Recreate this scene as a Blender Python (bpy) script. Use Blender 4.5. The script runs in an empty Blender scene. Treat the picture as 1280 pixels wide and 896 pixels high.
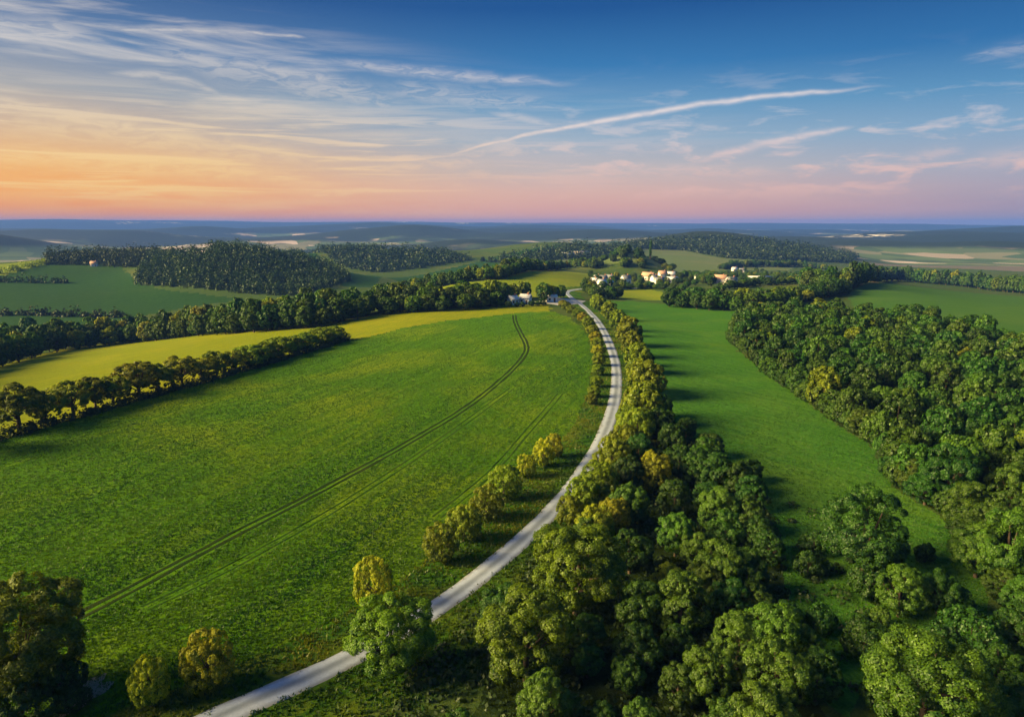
# base
import bpy, math, random
import numpy as np
from mathutils import Vector, Matrix

R = math.radians
random.seed(7)
scene = bpy.context.scene
col = scene.collection

# ------------------------------------------------------------------ camera model
HC, PITCH, FPX = 42.0, R(11.14), 853.0          # camera height, downward pitch, focal length in 1280-wide pixels


def px_dir(u, v):
    dx, dz = (u - 640.0) / FPX, (448.0 - v) / FPX
    return dx, math.cos(PITCH) + dz * math.sin(PITCH), -math.sin(PITCH) + dz * math.cos(PITCH)


# ------------------------------------------------------------------ terrain height
RN = np.array([0, 120, 240, 340, 440, 560, 700, 860, 1050, 1300, 1650, 2100, 2800, 4000, 6000, 9000, 11500, 14000], float)
BN = np.array([-180, -60, -44, -37, -30, -23, -16, -9, -3, 3, 9, 15, 21, 28, 35, 44, 60, 180], float)
_flat = [0, 0, 0, -4, -8, -14, -20, -26, -30, -34, -40, -48, -58, -62, -56, -40, 50, -70]
TAB = np.array([
    _flat,
    [0, 0, -3, -12, -22, -27, -25, -18, -12, -24, -45, -52, -58, -62, -56, -40, 96, -70],
    [0, 0, -3, -14, -24, -28, -25, -18, -12, -24, -45, -55, -60, -62, -58, -40, 100, -70],
    [0, 0, -3, -14, -24, -28, -25, -18, -10, -24, -45, -58, -56, 8, -48, -40, 102, -70],
    [0, 0, -2, -12, -24, -28, -26, -18, -6, -20, -45, -60, -66, -22, -58, -40, 98, -70],
    [0, 0, -1, -8, -20, -27, -22, 0, -3, -25, -45, -55, -60, -64, -58, -40, 90, -70],
    [0, 0, 0, -4, -14, -22, -22, -13, -28, -14, -42, -55, -60, -64, -58, -38, 84, -70],
    [0, 0, 1, 0, -5, -14, -22, -28, -32, -15, -40, -54, -60, -64, -58, -38, 78, -70],
    [0, 0, 1.5, 1, 2, 2.5, -14, -26, -28, -15, -25, -50, -60, -64, -58, -38, 70, -70],
    [0, 0, 2, 1, 1.5, 3, -5, -14, -18, -8, -14, -45, -60, -64, -58, -38, 62, -70],
    [0, 0, 1, -1, -3, -6, -10, -12, -20, -20, -8, -30, -55, -64, -58, -38, 54, -70],
    [0, 0, 0, -1, -3, -6, -12, -20, -27, -22, -12, 0, -50, -64, -58, -40, 46, -70],
    [0, 0, 0, 0, -2, -5, -10, -20, -28, -28, -22, -14, -40, -64, -58, -40, 40, -70],
    [0, 0, 0, 0, -1, -3, -10, -22, -30, -38, -44, -48, -20, -60, -58, -42, 34, -70],
    [0, 0, 0, 0, -2, -8, -16, -26, -32, -36, -42, -52, -64, -14, -58, -42, 30, -70],
    [0, 0, 0, -1, -3, -9, -17, -26, -32, -36, -40, -48, -60, -64, -58, -42, 28, -70],
    [0, 0, 0, -2, -5, -11, -18, -26, -32, -36, -40, -48, -60, -64, -58, -42, 30, -70],
    _flat], float)


def _cr(p0, p1, p2, p3, t):
    return 0.5 * ((2 * p1) + (-p0 + p2) * t + (2 * p0 - 5 * p1 + 4 * p2 - p3) * t * t + (-p0 + 3 * p1 - 3 * p2 + p3) * t ** 3)


def _hash(ix, iy, s):
    n = (ix.astype(np.int64) * 374761393 + iy.astype(np.int64) * 668265263 + s * 1274126177) & 0xFFFFFFFF
    n = ((n ^ (n >> 13)) * 1274126177) & 0xFFFFFFFF
    return ((n ^ (n >> 16)) & 0xFFFF) / 65535.0


def vnoise(x, y, s=0):
    ix, iy = np.floor(x), np.floor(y)
    fx, fy = x - ix, y - iy
    fx, fy = fx * fx * (3 - 2 * fx), fy * fy * (3 - 2 * fy)
    a, b = _hash(ix, iy, s), _hash(ix + 1, iy, s)
    c, d = _hash(ix, iy + 1, s), _hash(ix + 1, iy + 1, s)
    return (a * (1 - fx) + b * fx) * (1 - fy) + (c * (1 - fx) + d * fx) * fy - 0.5


MOUND = (math.sin(R(9.9)) * 800, math.cos(R(9.9)) * 800)


# rounded wooded hills nearer by: bearing, distance, half-lengths across and along, rise
KNOLLS = [(-21.5, 840, 75, 85, 11), (-10, 1270, 110, 110, 10), (3.2, 1430, 120, 120, 13), (15.5, 2050, 190, 200, 20), (-33, 1020, 90, 90, 7)]
# wooded ridges of the far country: bearing, distance, half-width in degrees, crest height
RIDGES = [(-38, 4300, 5.5, 30), (-40, 2900, 5.5, 34), (-27, 5600, 7, 8), (-20, 3300, 5, -12), (-13, 6800, 8, 24), (-9, 4200, 5, -4), (-4, 2700, 4, -20), (-1, 5400, 6, 2), (6, 7200, 7, 20),
          (9, 3800, 5, -2), (16, 5800, 6, 16), (22, 3100, 5, -8), (26, 7000, 6, 14), (29, 4300, 5, 4), (35, 2700, 5, -12), (37, 5600, 6, 4), (42, 3800, 6, -10), (-44, 6500, 6, 20)]


def height(x, y):
    x, y = np.asarray(x, float), np.asarray(y, float)
    r = np.clip(np.hypot(x, y), 0, 13990)
    b = np.degrees(np.arctan2(x, y))
    fi = np.interp(b, BN, np.arange(len(BN)))
    i = np.clip(fi.astype(int), 0, len(BN) - 2)
    t = fi - i
    fj = np.interp(r, RN, np.arange(len(RN)))
    j = np.clip(fj.astype(int), 0, len(RN) - 2)
    s = fj - j
    ci = lambda k: np.clip(i + k, 0, len(BN) - 1)
    cj = lambda k: np.clip(j + k, 0, len(RN) - 1)
    rows = [_cr(TAB[ci(k), cj(-1)], TAB[ci(k), cj(0)], TAB[ci(k), cj(1)], TAB[ci(k), cj(2)], s) for k in (-1, 0, 1, 2)]
    h = _cr(rows[0], rows[1], rows[2], rows[3], t)
    h = h + 21.0 * np.exp(-((x - MOUND[0]) ** 2 + (y - MOUND[1]) ** 2) / (2 * 30.0 ** 2))
    h = h + 0.9 * vnoise(x / 60, y / 60, 3) * np.clip((r - 40) / 80, 0, 1) + 0.25 * vnoise(x / 14, y / 14, 4)
    for b0, r0, st, sr, amp in KNOLLS:
        kx, ky = math.sin(R(b0)) * r0, math.cos(R(b0)) * r0
        tx, ty = (x - kx) * math.cos(R(b0)) - (y - ky) * math.sin(R(b0)), (x - kx) * math.sin(R(b0)) + (y - ky) * math.cos(R(b0))
        h = h + amp * np.exp(-0.5 * (tx / st) ** 2 - 0.5 * (ty / sr) ** 2)
    for b0, r0, wb, top in RIDGES:
        k = np.exp(-0.5 * ((b - b0) / wb) ** 2 - 0.5 * ((r - r0 * (1 + 0.0025 * (b - b0))) / (0.055 * r0 + 40)) ** 2)
        h = np.maximum(h, h + (top - h) * k)
    far = np.clip((r - 2100) / 1400, 0, 1)
    n = 78 * vnoise(x / 1700, y / 800, 5) + 34 * vnoise(x / 620, y / 480, 6) + 12 * vnoise(x / 260, y / 240, 8)
    ridge = np.clip((r - 9500) / 1500, 0, 1)
    return h + n * far * (1 - 0.72 * ridge) + (40 * vnoise(x / 2600, y / 4000, 15) + 22 * vnoise(x / 900, y / 2000, 16)) * ridge


_RS = np.concatenate([np.arange(20, 900, 0.5), np.geomspace(900, 13900, 2500)])


def ground(u, v, extra=0.0, rmin=20.0):
    """world point where the sight line of a photograph pixel meets the ground (raised by extra)"""
    dx, dy, dz = px_dir(u, v)
    k = math.hypot(dx, dy)
    X, Y, Z = _RS * dx / k, _RS * dy / k, HC + _RS * dz / k
    below = (Z <= height(X, Y) + extra) & (_RS >= rmin)
    n = int(np.argmax(below))
    if not below[n]:
        n = len(_RS) - 1
    x, y = float(X[n]), float(Y[n])
    return x, y, float(height(x, y))


def gz(x, y):
    return float(height(x, y))


def depth(x, y, z):
    return y * math.cos(PITCH) + (HC - z) * math.sin(PITCH)


def plan(pts):
    return np.array([ground(u, v)[:2] for u, v in pts])


def inside(poly, x, y):
    x, y = np.asarray(x), np.asarray(y)
    res = np.zeros(x.shape, bool)
    n = len(poly)
    for i in range(n):
        x1, y1 = poly[i]
        x2, y2 = poly[(i + 1) % n]
        c = ((y1 > y) != (y2 > y))
        with np.errstate(divide='ignore', invalid='ignore'):
            xi = (x2 - x1) * (y - y1) / (y2 - y1 + 1e-12) + x1
        res ^= c & (x < xi)
    return res


# ------------------------------------------------------------------ node helpers
def lin(r, g, b):
    f = lambda c: (c / 255 / 12.92) if c / 255 <= 0.04045 else ((c / 255 + 0.055) / 1.055) ** 2.4
    return (f(r), f(g), f(b), 1)


class NT:
    def __init__(self, tree):
        self.t = tree
        tree.nodes.clear()

    def n(self, kind, **kw):
        o = self.t.nodes.new(kind)
        for k, v in kw.items():
            if k.startswith('i_'):
                key = k[2:].replace('_', ' ')
                self.set(o.inputs[int(key) if key.isdigit() else key], v)
            else:
                setattr(o, k, v)
        return o

    def set(self, sock, v):
        if isinstance(v, bpy.types.NodeSocket):
            self.t.links.new(v, sock)
        else:
            sock.default_value = v

    def m(self, op, a, b=None, c=None, clamp=False):
        o = self.t.nodes.new('ShaderNodeMath')
        o.operation = op
        o.use_clamp = clamp
        self.set(o.inputs[0], a)
        if b is not None:
            self.set(o.inputs[1], b)
        if c is not None:
            self.set(o.inputs[2], c)
        return o.outputs[0]

    def mix(self, f, a, b, blend='MIX'):
        o = self.t.nodes.new('ShaderNodeMix')
        o.data_type = 'RGBA'
        o.blend_type = blend
        self.set(o.inputs[0], f)
        self.set(o.inputs[6], a)
        self.set(o.inputs[7], b)
        return o.outputs[2]

    def ramp(self, f, stops, interp='LINEAR'):
        o = self.t.nodes.new('ShaderNodeValToRGB')
        o.color_ramp.interpolation = interp
        els = o.color_ramp.elements
        while len(els) < len(stops):
            els.new(0.5)
        for e, (p, c) in zip(els, stops):
            e.position = p
            e.color = c if len(c) == 4 else (*c, 1)
        self.set(o.inputs[0], f)
        return o.outputs[0]

    def smooth(self, x, lo, hi):
        o = self.t.nodes.new('ShaderNodeMapRange')
        o.interpolation_type = 'SMOOTHSTEP'
        self.set(o.inputs[0], x)
        o.inputs[1].default_value, o.inputs[2].default_value = lo, hi
        o.inputs[3].default_value, o.inputs[4].default_value = 0, 1
        return o.outputs[0]

    def noise(self, vec, scale, detail=3, rough=0.55, dist=0.0):
        o = self.n('ShaderNodeTexNoise', i_Scale=scale, i_Detail=detail, i_Roughness=rough, i_Distortion=dist)
        if vec is not None:
            self.set(o.inputs['Vector'], vec)
        return o.outputs['Fac']

    def mapping(self, vec, rot=(0, 0, 0), scale=(1, 1, 1), loc=(0, 0, 0)):
        o = self.n('ShaderNodeMapping')
        self.set(o.inputs['Vector'], vec)
        o.inputs['Rotation'].default_value = rot
        o.inputs['Scale'].default_value = scale
        o.inputs['Location'].default_value = loc
        return o.outputs[0]


def material(name):
    m = bpy.data.materials.new(name)
    m.use_nodes = True
    return m, NT(m.node_tree)


def simple(name, rgb, rough=0.8, var=0.25, scale=2.0, bump=0.0):
    m, t = material(name)
    geo = t.n('ShaderNodeNewGeometry').outputs['Position']
    nz = t.noise(geo, scale, 4)
    c = t.mix(nz, tuple(x * (1 - var) for x in rgb) + (1,), tuple(min(1, x * (1 + var)) for x in rgb) + (1,))
    p = t.n('ShaderNodeBsdfPrincipled', i_Roughness=rough)
    t.set(p.inputs['Base Color'], c)
    p.inputs['Specular IOR Level'].default_value = 0.25
    if bump:
        t.set(p.inputs['Normal'], t.n('ShaderNodeBump', i_Strength=bump, i_Distance=0.05, i_Height=nz).outputs[0])
    o = t.n('ShaderNodeOutputMaterial')
    t.set(o.inputs[0], p.outputs[0])
    return m


def grass_mat(name, c_lo, c_hi, c_dry, ang=0.0, streak=0.5, dry=0.35, fine=2.2, bump=0.6, big=0.02):
    """rows/streaks lie along plan angle ang (radians from +X)"""
    m, t = material(name)
    pos = t.n('ShaderNodeNewGeometry').outputs['Position']
    al = t.mapping(pos, rot=(0, 0, -ang))
    st = t.noise(t.mapping(al, scale=(0.06, 0.8, 0.3)), 1.0, 5, 0.65, 0.4)
    st2 = t.noise(t.mapping(al, scale=(0.25, 2.2, 0.6)), 1.0, 4, 0.7, 0.3)
    fn = t.noise(pos, fine, 5, 0.72)
    vf = t.noise(pos, fine * 4, 3, 0.7)
    bg = t.noise(pos, big, 4, 0.6, 0.6)
    f = t.m('ADD', t.m('MULTIPLY', st, streak), t.m('MULTIPLY', st2, streak * 0.8))
    f = t.m('ADD', f, t.m('MULTIPLY', fn, 1.0))
    f = t.m('ADD', f, t.m('MULTIPLY', vf, 0.5))
    tot = streak * 1.8 + 1.5
    f = t.smooth(t.m('DIVIDE', f, tot), 0.36, 0.64)
    c = t.mix(f, (*c_lo, 1), (*c_hi, 1))
    dr = t.m('MULTIPLY', t.smooth(t.m('ADD', t.m('MULTIPLY', bg, 0.7), t.m('MULTIPLY', st, 0.3)), 0.45, 0.68), dry)
    dr2 = t.m('MULTIPLY', t.smooth(t.noise(pos, 0.35, 4, 0.75), 0.58, 0.75), dry * 0.8)
    c = t.mix(t.m('MAXIMUM', dr, dr2), c, (*c_dry, 1))
    p = t.n('ShaderNodeBsdfPrincipled', i_Roughness=0.9)
    p.inputs['Specular IOR Level'].default_value = 0.04
    t.set(p.inputs['Base Color'], c)
    hgt = t.m('ADD', t.m('MULTIPLY', fn, 0.5), t.m('ADD', t.m('MULTIPLY', vf, 0.25), t.m('MULTIPLY', st2, 0.5 * streak)))
    t.set(p.inputs['Normal'], t.n('ShaderNodeBump', i_Strength=bump, i_Distance=0.6, i_Height=hgt).outputs[0])
    o = t.n('ShaderNodeOutputMaterial')
    t.set(o.inputs[0], p.outputs[0])
    return m


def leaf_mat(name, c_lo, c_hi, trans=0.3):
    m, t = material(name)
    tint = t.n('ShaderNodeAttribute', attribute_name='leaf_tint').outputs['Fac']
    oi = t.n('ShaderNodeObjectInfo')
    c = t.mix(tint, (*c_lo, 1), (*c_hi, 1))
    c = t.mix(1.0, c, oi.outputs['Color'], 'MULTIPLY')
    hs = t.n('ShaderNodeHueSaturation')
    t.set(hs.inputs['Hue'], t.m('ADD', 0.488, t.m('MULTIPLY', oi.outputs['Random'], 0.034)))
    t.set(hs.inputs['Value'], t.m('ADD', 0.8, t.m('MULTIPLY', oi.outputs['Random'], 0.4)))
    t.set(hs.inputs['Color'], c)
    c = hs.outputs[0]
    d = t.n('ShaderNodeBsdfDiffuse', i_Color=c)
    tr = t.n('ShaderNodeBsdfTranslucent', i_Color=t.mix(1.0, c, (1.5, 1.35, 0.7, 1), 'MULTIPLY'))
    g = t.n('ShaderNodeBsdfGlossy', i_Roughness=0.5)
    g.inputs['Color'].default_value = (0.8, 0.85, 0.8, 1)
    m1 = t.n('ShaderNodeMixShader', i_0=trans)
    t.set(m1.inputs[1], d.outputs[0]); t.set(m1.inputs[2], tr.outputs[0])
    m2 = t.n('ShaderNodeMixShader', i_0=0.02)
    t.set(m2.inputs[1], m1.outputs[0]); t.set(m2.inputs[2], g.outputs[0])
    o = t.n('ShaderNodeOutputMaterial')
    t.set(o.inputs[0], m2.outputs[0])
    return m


# ------------------------------------------------------------------ mesh helpers
def np_mesh(name, V, quads=None, tris=None, mats=(), mat_idx=None, tint=None, smooth=False):
    me = bpy.data.meshes.new(name)
    V = np.asarray(V, np.float32)
    loops, starts, totals = [], [], []
    n = 0
    for F, k in ((quads, 4), (tris, 3)):
        if F is None or len(F) == 0:
            continue
        F = np.asarray(F, np.int32)
        loops.append(F.ravel())
        starts.append(n + np.arange(len(F)) * k)
        n += F.size
    lp = np.concatenate(loops)
    stt = np.concatenate(starts).astype(np.int32)
    me.vertices.add(len(V)); me.vertices.foreach_set('co', V.ravel())
    me.loops.add(len(lp)); me.loops.foreach_set('vertex_index', lp)
    me.polygons.add(len(stt)); me.polygons.foreach_set('loop_start', stt)
    for m in mats:
        me.materials.append(m)
    if mat_idx is not None:
        me.polygons.foreach_set('material_index', np.asarray(mat_idx, np.int32))
    if smooth:
        me.polygons.foreach_set('use_smooth', np.ones(len(stt), bool))
    me.update(calc_edges=True)
    if tint is not None:
        a = me.attributes.new('leaf_tint', 'FLOAT', 'POINT')
        a.data.foreach_set('value', np.asarray(tint, np.float32))
    return me


def link(name, me, parent=None, loc=None, rz=None, sc=None):
    o = bpy.data.objects.new(name, me)
    col.objects.link(o)
    if parent is not None:
        o.parent = parent
    if loc is not None:
        o.location = loc
    if rz is not None:
        o.rotation_euler = (0, 0, rz)
    if sc is not None:
        o.scale = sc
    return o


def tag(o, label, cat, group=None):
    o['label'] = label
    o['category'] = cat
    if group:
        o['group'] = group
    return o


def kind(o, k):
    o['kind'] = k
    return o


# ------------------------------------------------------------------ leaf crowns
def crown_arrays(seed, W, H, n_lobes=26, leaves=9000, leaf=0.28, low=0.12, top=1.0, spread=1.0, lobe=0.34, gap=0.0, fr=(.58, .80)):
    rg = np.random.default_rng(seed)
    rx, rz_ = W / 2, H * (1 - low) / 2
    cz = H * low + rz_
    L, Rr = [], []
    for k in range(n_lobes):
        z = rg.uniform(-0.75, 1.0)
        a = k * 2.399963 + rg.uniform(-.5, .5)
        q = math.sqrt(1 - z * z)
        f = rg.uniform(*fr) * spread
        L.append((q * math.cos(a) * rx * f, q * math.sin(a) * rx * f, cz + z * rz_ * f))
        Rr.append(rx * lobe * rg.uniform(0.6, 1.4))
    if gap < 0.5:
        L.append((0, 0, cz)); Rr.append(rx * 0.55)
        L.append((0, 0, cz - rz_ * 0.35)); Rr.append(rx * 0.5)
    L, Rr = np.array(L), np.array(Rr)
    C, Cr, Co, Ct = [], [], [], []
    ctr = np.array([0, 0, cz - rz_ * 0.3])
    for p, r in zip(L, Rr):
        out = p - ctr
        out /= np.linalg.norm(out) + 1e-6
        base = rg.uniform(-.12, .12) + .22 * out[2]  # crown tops lean to the lighter leaf colour, painting in sunlit tips
        for _ in range(11):
            d = rg.normal(size=3)
            d /= np.linalg.norm(d)
            d = d + 0.75 * out
            d /= np.linalg.norm(d)
            C.append(p + d * r * 0.8)
            Cr.append(r * rg.uniform(.3, .5))
            Co.append(d)
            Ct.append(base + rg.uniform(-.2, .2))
    C, Cr, Co, Ct = map(np.array, (C, Cr, Co, Ct))
    w = Cr ** 2
    idx = rg.choice(len(C), size=leaves, p=w / w.sum())
    d = rg.normal(size=(leaves, 3))
    d /= np.linalg.norm(d, axis=1)[:, None]
    d = d + 0.6 * Co[idx]
    d /= np.linalg.norm(d, axis=1)[:, None]
    P = C[idx] + d * (Cr[idx] * rg.uniform(.7, 1.12, leaves) * np.where(rg.random(leaves) < .07, rg.uniform(1.0, 1.4, leaves), 1.0))[:, None]
    keep = P[:, 2] > 0.15
    for p, r in zip(L, Rr):
        keep &= np.linalg.norm(P - p, axis=1) > r * 0.80
    P, d, idx = P[keep], d[keep], idx[keep]
    n = len(P)
    N = d + 0.5 * Co[idx] + rg.normal(size=(n, 3)) * 0.42 + np.array([0, 0, .25])
    N /= np.linalg.norm(N, axis=1)[:, None]
    T = np.cross(N, rg.normal(size=(n, 3)))
    T /= np.linalg.norm(T, axis=1)[:, None] + 1e-9
    B = np.cross(N, T)
    s = (leaf * rg.uniform(.55, 1.2, n))[:, None]
    V = np.stack([P + T * s, P + B * s * .62 + N * s * .12, P - T * s * .8, P - B * s * .62 + N * s * .12], 1).reshape(-1, 3)
    F = np.arange(n * 4).reshape(-1, 4)
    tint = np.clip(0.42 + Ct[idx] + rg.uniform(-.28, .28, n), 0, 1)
    return V, F, np.repeat(tint, 4), L


def tube(path, radii, sides=7):
    V, F = [], []
    path = [Vector(p) for p in path]
    for k, (p, r) in enumerate(zip(path, radii)):
        d = (path[min(k + 1, len(path) - 1)] - path[max(k - 1, 0)]).normalized()
        a = d.orthogonal().normalized()
        b = d.cross(a)
        for q in range(sides):
            t = 2 * math.pi * q / sides
            V.append(p + (a * math.cos(t) + b * math.sin(t)) * r)
    for k in range(len(path) - 1):
        for q in range(sides):
            F.append((k * sides + q, k * sides + (q + 1) % sides, (k + 1) * sides + (q + 1) % sides, (k + 1) * sides + q))
    return np.array([tuple(v) for v in V]), np.array(F)


def trunk_arrays(seed, H, L, low, limbs=7, thick=0.022, sides=7):
    rg = random.Random(seed)
    r0 = H * thick
    parts = [tube([(0, 0, -0.3), (0, 0, 0.02), (rg.uniform(-.1, .1), rg.uniform(-.1, .1), H * .25), (rg.uniform(-.2, .2), rg.uniform(-.2, .2), H * .5), (rg.uniform(-.3, .3), rg.uniform(-.3, .3), H * .78)],
                  [r0 * 1.7, r0 * 1.25, r0, r0 * .7, r0 * .25], sides)]
    ids = list(range(len(L)))
    rg.shuffle(ids)
    for k in ids[:limbs]:
        p = L[k]
        z0 = H * rg.uniform(.18, .42)
        mid = (p[0] * .45, p[1] * .45, z0 + (max(p[2], z0 + .6) - z0) * .4)
        parts.append(tube([(0, 0, z0), mid, (p[0], p[1], max(p[2], z0 + .5))], [r0 * .6, r0 * .42, r0 * .14], 5))
    V, F, o = [], [], 0
    for v, f in parts:
        V.append(v); F.append(f + o); o += len(v)
    return np.concatenate(V), np.concatenate(F)


BARK = simple('bark', (0.07, 0.05, 0.035), 0.9, 0.4, 6, 0.6)
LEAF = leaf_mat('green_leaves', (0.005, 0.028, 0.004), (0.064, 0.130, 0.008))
GOLD = leaf_mat('sunlit_gold_leaves', (0.008, 0.044, 0.003), (0.21, 0.250, 0.004), 0.30)  # yellow end puts sunlight on the crown tips into the leaf colour
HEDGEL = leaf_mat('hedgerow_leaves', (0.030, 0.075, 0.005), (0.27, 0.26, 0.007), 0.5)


class Template:
    def __init__(self, seed, W, H, leafm, trunk=True, joined=False, **kw):
        self.W, self.H = W, H
        limbs = kw.pop('limbs', 7)
        thick = kw.pop('thick', 0.022)
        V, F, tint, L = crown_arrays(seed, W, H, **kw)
        # normalise so that the widest and highest leaf sit on the nominal size
        sx = (W / 2) / np.percentile(np.hypot(V[:, 0], V[:, 1]), 98.5)
        sz = H / np.percentile(V[:, 2], 99.8)
        S = np.array([sx, sx, sz])
        V, L = V * S, L * S
        tv, tf = trunk_arrays(seed, H, L, kw.get('low', .12), limbs, thick)
        if joined:
            self.mesh = np_mesh('tree', np.concatenate([V, tv]), np.concatenate([F, tf + len(V)]), mats=(leafm, BARK),
                                mat_idx=np.concatenate([np.zeros(len(F)), np.ones(len(tf))]), tint=np.concatenate([tint, np.zeros(len(tv))]))
            self.crown = None
        else:
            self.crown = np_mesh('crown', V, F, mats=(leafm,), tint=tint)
            self.trunk = np_mesh('trunk', tv, tf, mats=(BARK,), smooth=True)
            self.mesh = None


def variants(n, seed0, leafm, joined=False, **kw):
    out = []
    for k in range(n):
        rg = random.Random(seed0 + k)
        W = 8.0
        H = rg.uniform(*kw.get('hr', (9.0, 11.0)))
        a = {x: y for x, y in kw.items() if x != 'hr'}
        if 'n_lobes' not in a:
            a['n_lobes'] = rg.randint(34, 46)
        out.append(Template(seed0 + k, W, H, leafm, joined=joined, **a))
    return out


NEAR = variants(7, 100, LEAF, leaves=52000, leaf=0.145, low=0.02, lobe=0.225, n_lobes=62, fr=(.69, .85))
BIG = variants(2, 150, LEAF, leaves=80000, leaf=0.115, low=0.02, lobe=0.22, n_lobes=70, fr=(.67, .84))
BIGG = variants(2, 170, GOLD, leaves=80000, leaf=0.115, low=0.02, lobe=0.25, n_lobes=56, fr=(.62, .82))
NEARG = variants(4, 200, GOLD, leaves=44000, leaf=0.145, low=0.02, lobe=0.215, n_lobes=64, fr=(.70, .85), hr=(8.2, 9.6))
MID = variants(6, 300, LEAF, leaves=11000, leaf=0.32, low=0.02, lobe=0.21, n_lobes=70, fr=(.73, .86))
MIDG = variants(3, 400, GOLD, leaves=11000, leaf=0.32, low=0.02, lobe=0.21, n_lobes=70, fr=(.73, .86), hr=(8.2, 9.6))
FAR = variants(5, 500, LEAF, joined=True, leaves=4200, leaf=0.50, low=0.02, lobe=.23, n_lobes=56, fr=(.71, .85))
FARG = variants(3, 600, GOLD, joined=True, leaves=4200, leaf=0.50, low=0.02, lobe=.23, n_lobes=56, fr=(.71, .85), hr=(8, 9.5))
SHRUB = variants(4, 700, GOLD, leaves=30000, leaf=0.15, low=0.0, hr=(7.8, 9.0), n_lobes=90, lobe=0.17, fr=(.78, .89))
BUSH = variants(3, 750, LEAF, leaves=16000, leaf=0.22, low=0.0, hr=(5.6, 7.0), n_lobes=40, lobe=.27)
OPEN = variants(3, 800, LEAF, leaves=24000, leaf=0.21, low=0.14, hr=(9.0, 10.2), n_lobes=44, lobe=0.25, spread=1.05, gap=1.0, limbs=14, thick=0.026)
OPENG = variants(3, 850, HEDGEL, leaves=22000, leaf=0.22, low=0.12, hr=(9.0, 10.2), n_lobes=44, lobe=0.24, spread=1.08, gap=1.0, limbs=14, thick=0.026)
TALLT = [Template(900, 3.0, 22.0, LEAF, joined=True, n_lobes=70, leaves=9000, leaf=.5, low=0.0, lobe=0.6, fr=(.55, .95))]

TINT = {'green': (1, 1, 1, 1), 'dark': (.62, .72, .75, 1), 'light': (1.35, 1.22, 1.0, 1), 'bright': (2.0, 1.7, 1, 1), 'yellow': (2.0, 1.5, .8, 1), 'gold': (1, 1, 1, 1),
        'paleg': (1.25, 1.05, .9, 1), 'olive': (.62, .72, .9, 1), 'softg': (.62, .80, .9, 1), 'dullg': (.9, .92, .9, 1), 'ochre': (1.5, 1.1, .6, 1)}
n_things = {}
_rt = random.Random(11)
PLACED = []                                            # (x, y, radius) of every tree, to keep fillers apart


def plant(name, tpl, x, y, w, h=None, tint='green', label='', cat='tree', group=None, rz=None, z=None):
    z = gz(x, y) if z is None else z
    s = w / tpl.W
    sz = s if h is None else h / tpl.H
    rz = _rt.uniform(0, 6.28) if rz is None else rz
    j = _rt.uniform(.9, 1.1)
    c = tuple(a * j for a in TINT[tint][:3]) + (1,)
    if tpl.mesh is not None:
        root = link(name, tpl.mesh, None, (x, y, z), rz, (s, s, sz))
        root.color = c
    else:
        root = link(name, None, None, (x, y, z), rz, (s, s, sz))
        cr = link('crown', tpl.crown, root)
        cr.color = c
        link('trunk', tpl.trunk, root)
    tag(root, label, cat, group)
    PLACED.append((x, y, w / 2))
    return root


def by_top(u, vt, wpx, asp=1.15):
    """a tree from the photograph's crown: top pixel and width -> place, width, height"""
    w = 6.0
    for _ in range(12):
        h = w * asp
        x, y, z = ground(u, vt, extra=h * 0.97)
        w = 0.5 * w + 0.5 * wpx / FPX * depth(x, y, z + h * .6)
    return x, y, w, w * asp


def fill(poly, spacing, seed, keep=0.0, limit=2000):
    rg = np.random.default_rng(seed)
    lo, hi = poly.min(0), poly.max(0)
    area = np.prod(hi - lo)
    n = int(area / spacing ** 2 * 14)
    c = lo + rg.random((n, 2)) * (hi - lo)
    c = c[inside(poly, c[:, 0], c[:, 1])]
    pts = np.zeros((0, 2))
    other = np.array([(x, y, r) for x, y, r in PLACED]) if PLACED and keep else None
    if other is not None and len(c):
        d = np.hypot(c[:, 0, None] - other[None, :, 0], c[:, 1, None] - other[None, :, 1]) - other[None, :, 2] * keep
        c = c[(d > spacing * 0.5).all(1)]
    cell, g = spacing, {}
    res = []
    for p in c:
        k = (int(p[0] // cell), int(p[1] // cell))
        ok = True
        for a in (-1, 0, 1):
            for b in (-1, 0, 1):
                for q in g.get((k[0] + a, k[1] + b), ()):
                    if (q[0] - p[0]) ** 2 + (q[1] - p[1]) ** 2 < spacing ** 2:
                        ok = False
        if ok:
            g.setdefault(k, []).append(p)
            res.append(p)
            if len(res) >= limit:
                break
    return sorted(res, key=lambda p: math.hypot(*p))


# ------------------------------------------------------------------ road line (plan)
ROAD_PX = [(150, 960), (215, 925), (262, 902), (300, 886), (345, 868), (400, 842), (460, 812), (525, 774), (580, 736), (640, 688), (690, 640),
           (720, 603), (745, 564), (761, 528), (770, 490), (769.5, 455), (760, 425), (748, 403), (735, 388), (723, 378), (714, 372)]
road_ctrl = [np.array(ground(u, v)[:2]) for u, v in ROAD_PX]
d_ = road_ctrl[-1] - road_ctrl[-2]
d_ /= np.linalg.norm(d_)
for k, turn in ((35, 0.12), (75, 0.35), (130, 0.55), (190, 0.6)):
    c_, s_ = math.cos(-turn), math.sin(-turn)
    road_ctrl.append(road_ctrl[len(ROAD_PX) - 1] + np.array([d_[0] * c_ - d_[1] * s_, d_[0] * s_ + d_[1] * c_]) * k)


def spline(ctrl, step=1.0):
    out = []
    n = len(ctrl)
    for i in range(n - 1):
        p0, p1, p2, p3 = ctrl[max(i - 1, 0)], ctrl[i], ctrl[i + 1], ctrl[min(i + 2, n - 1)]
        m = max(2, int(np.linalg.norm(p2 - p1) / step))
        for k in range(m):
            out.append(_cr(p0, p1, p2, p3, k / m))
    out.append(ctrl[-1])
    out = np.array(out)
    for _ in range(36):
        out[1:-1] = (out[:-2] + out[1:-1] * 2 + out[2:]) / 4
    return out


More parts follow.
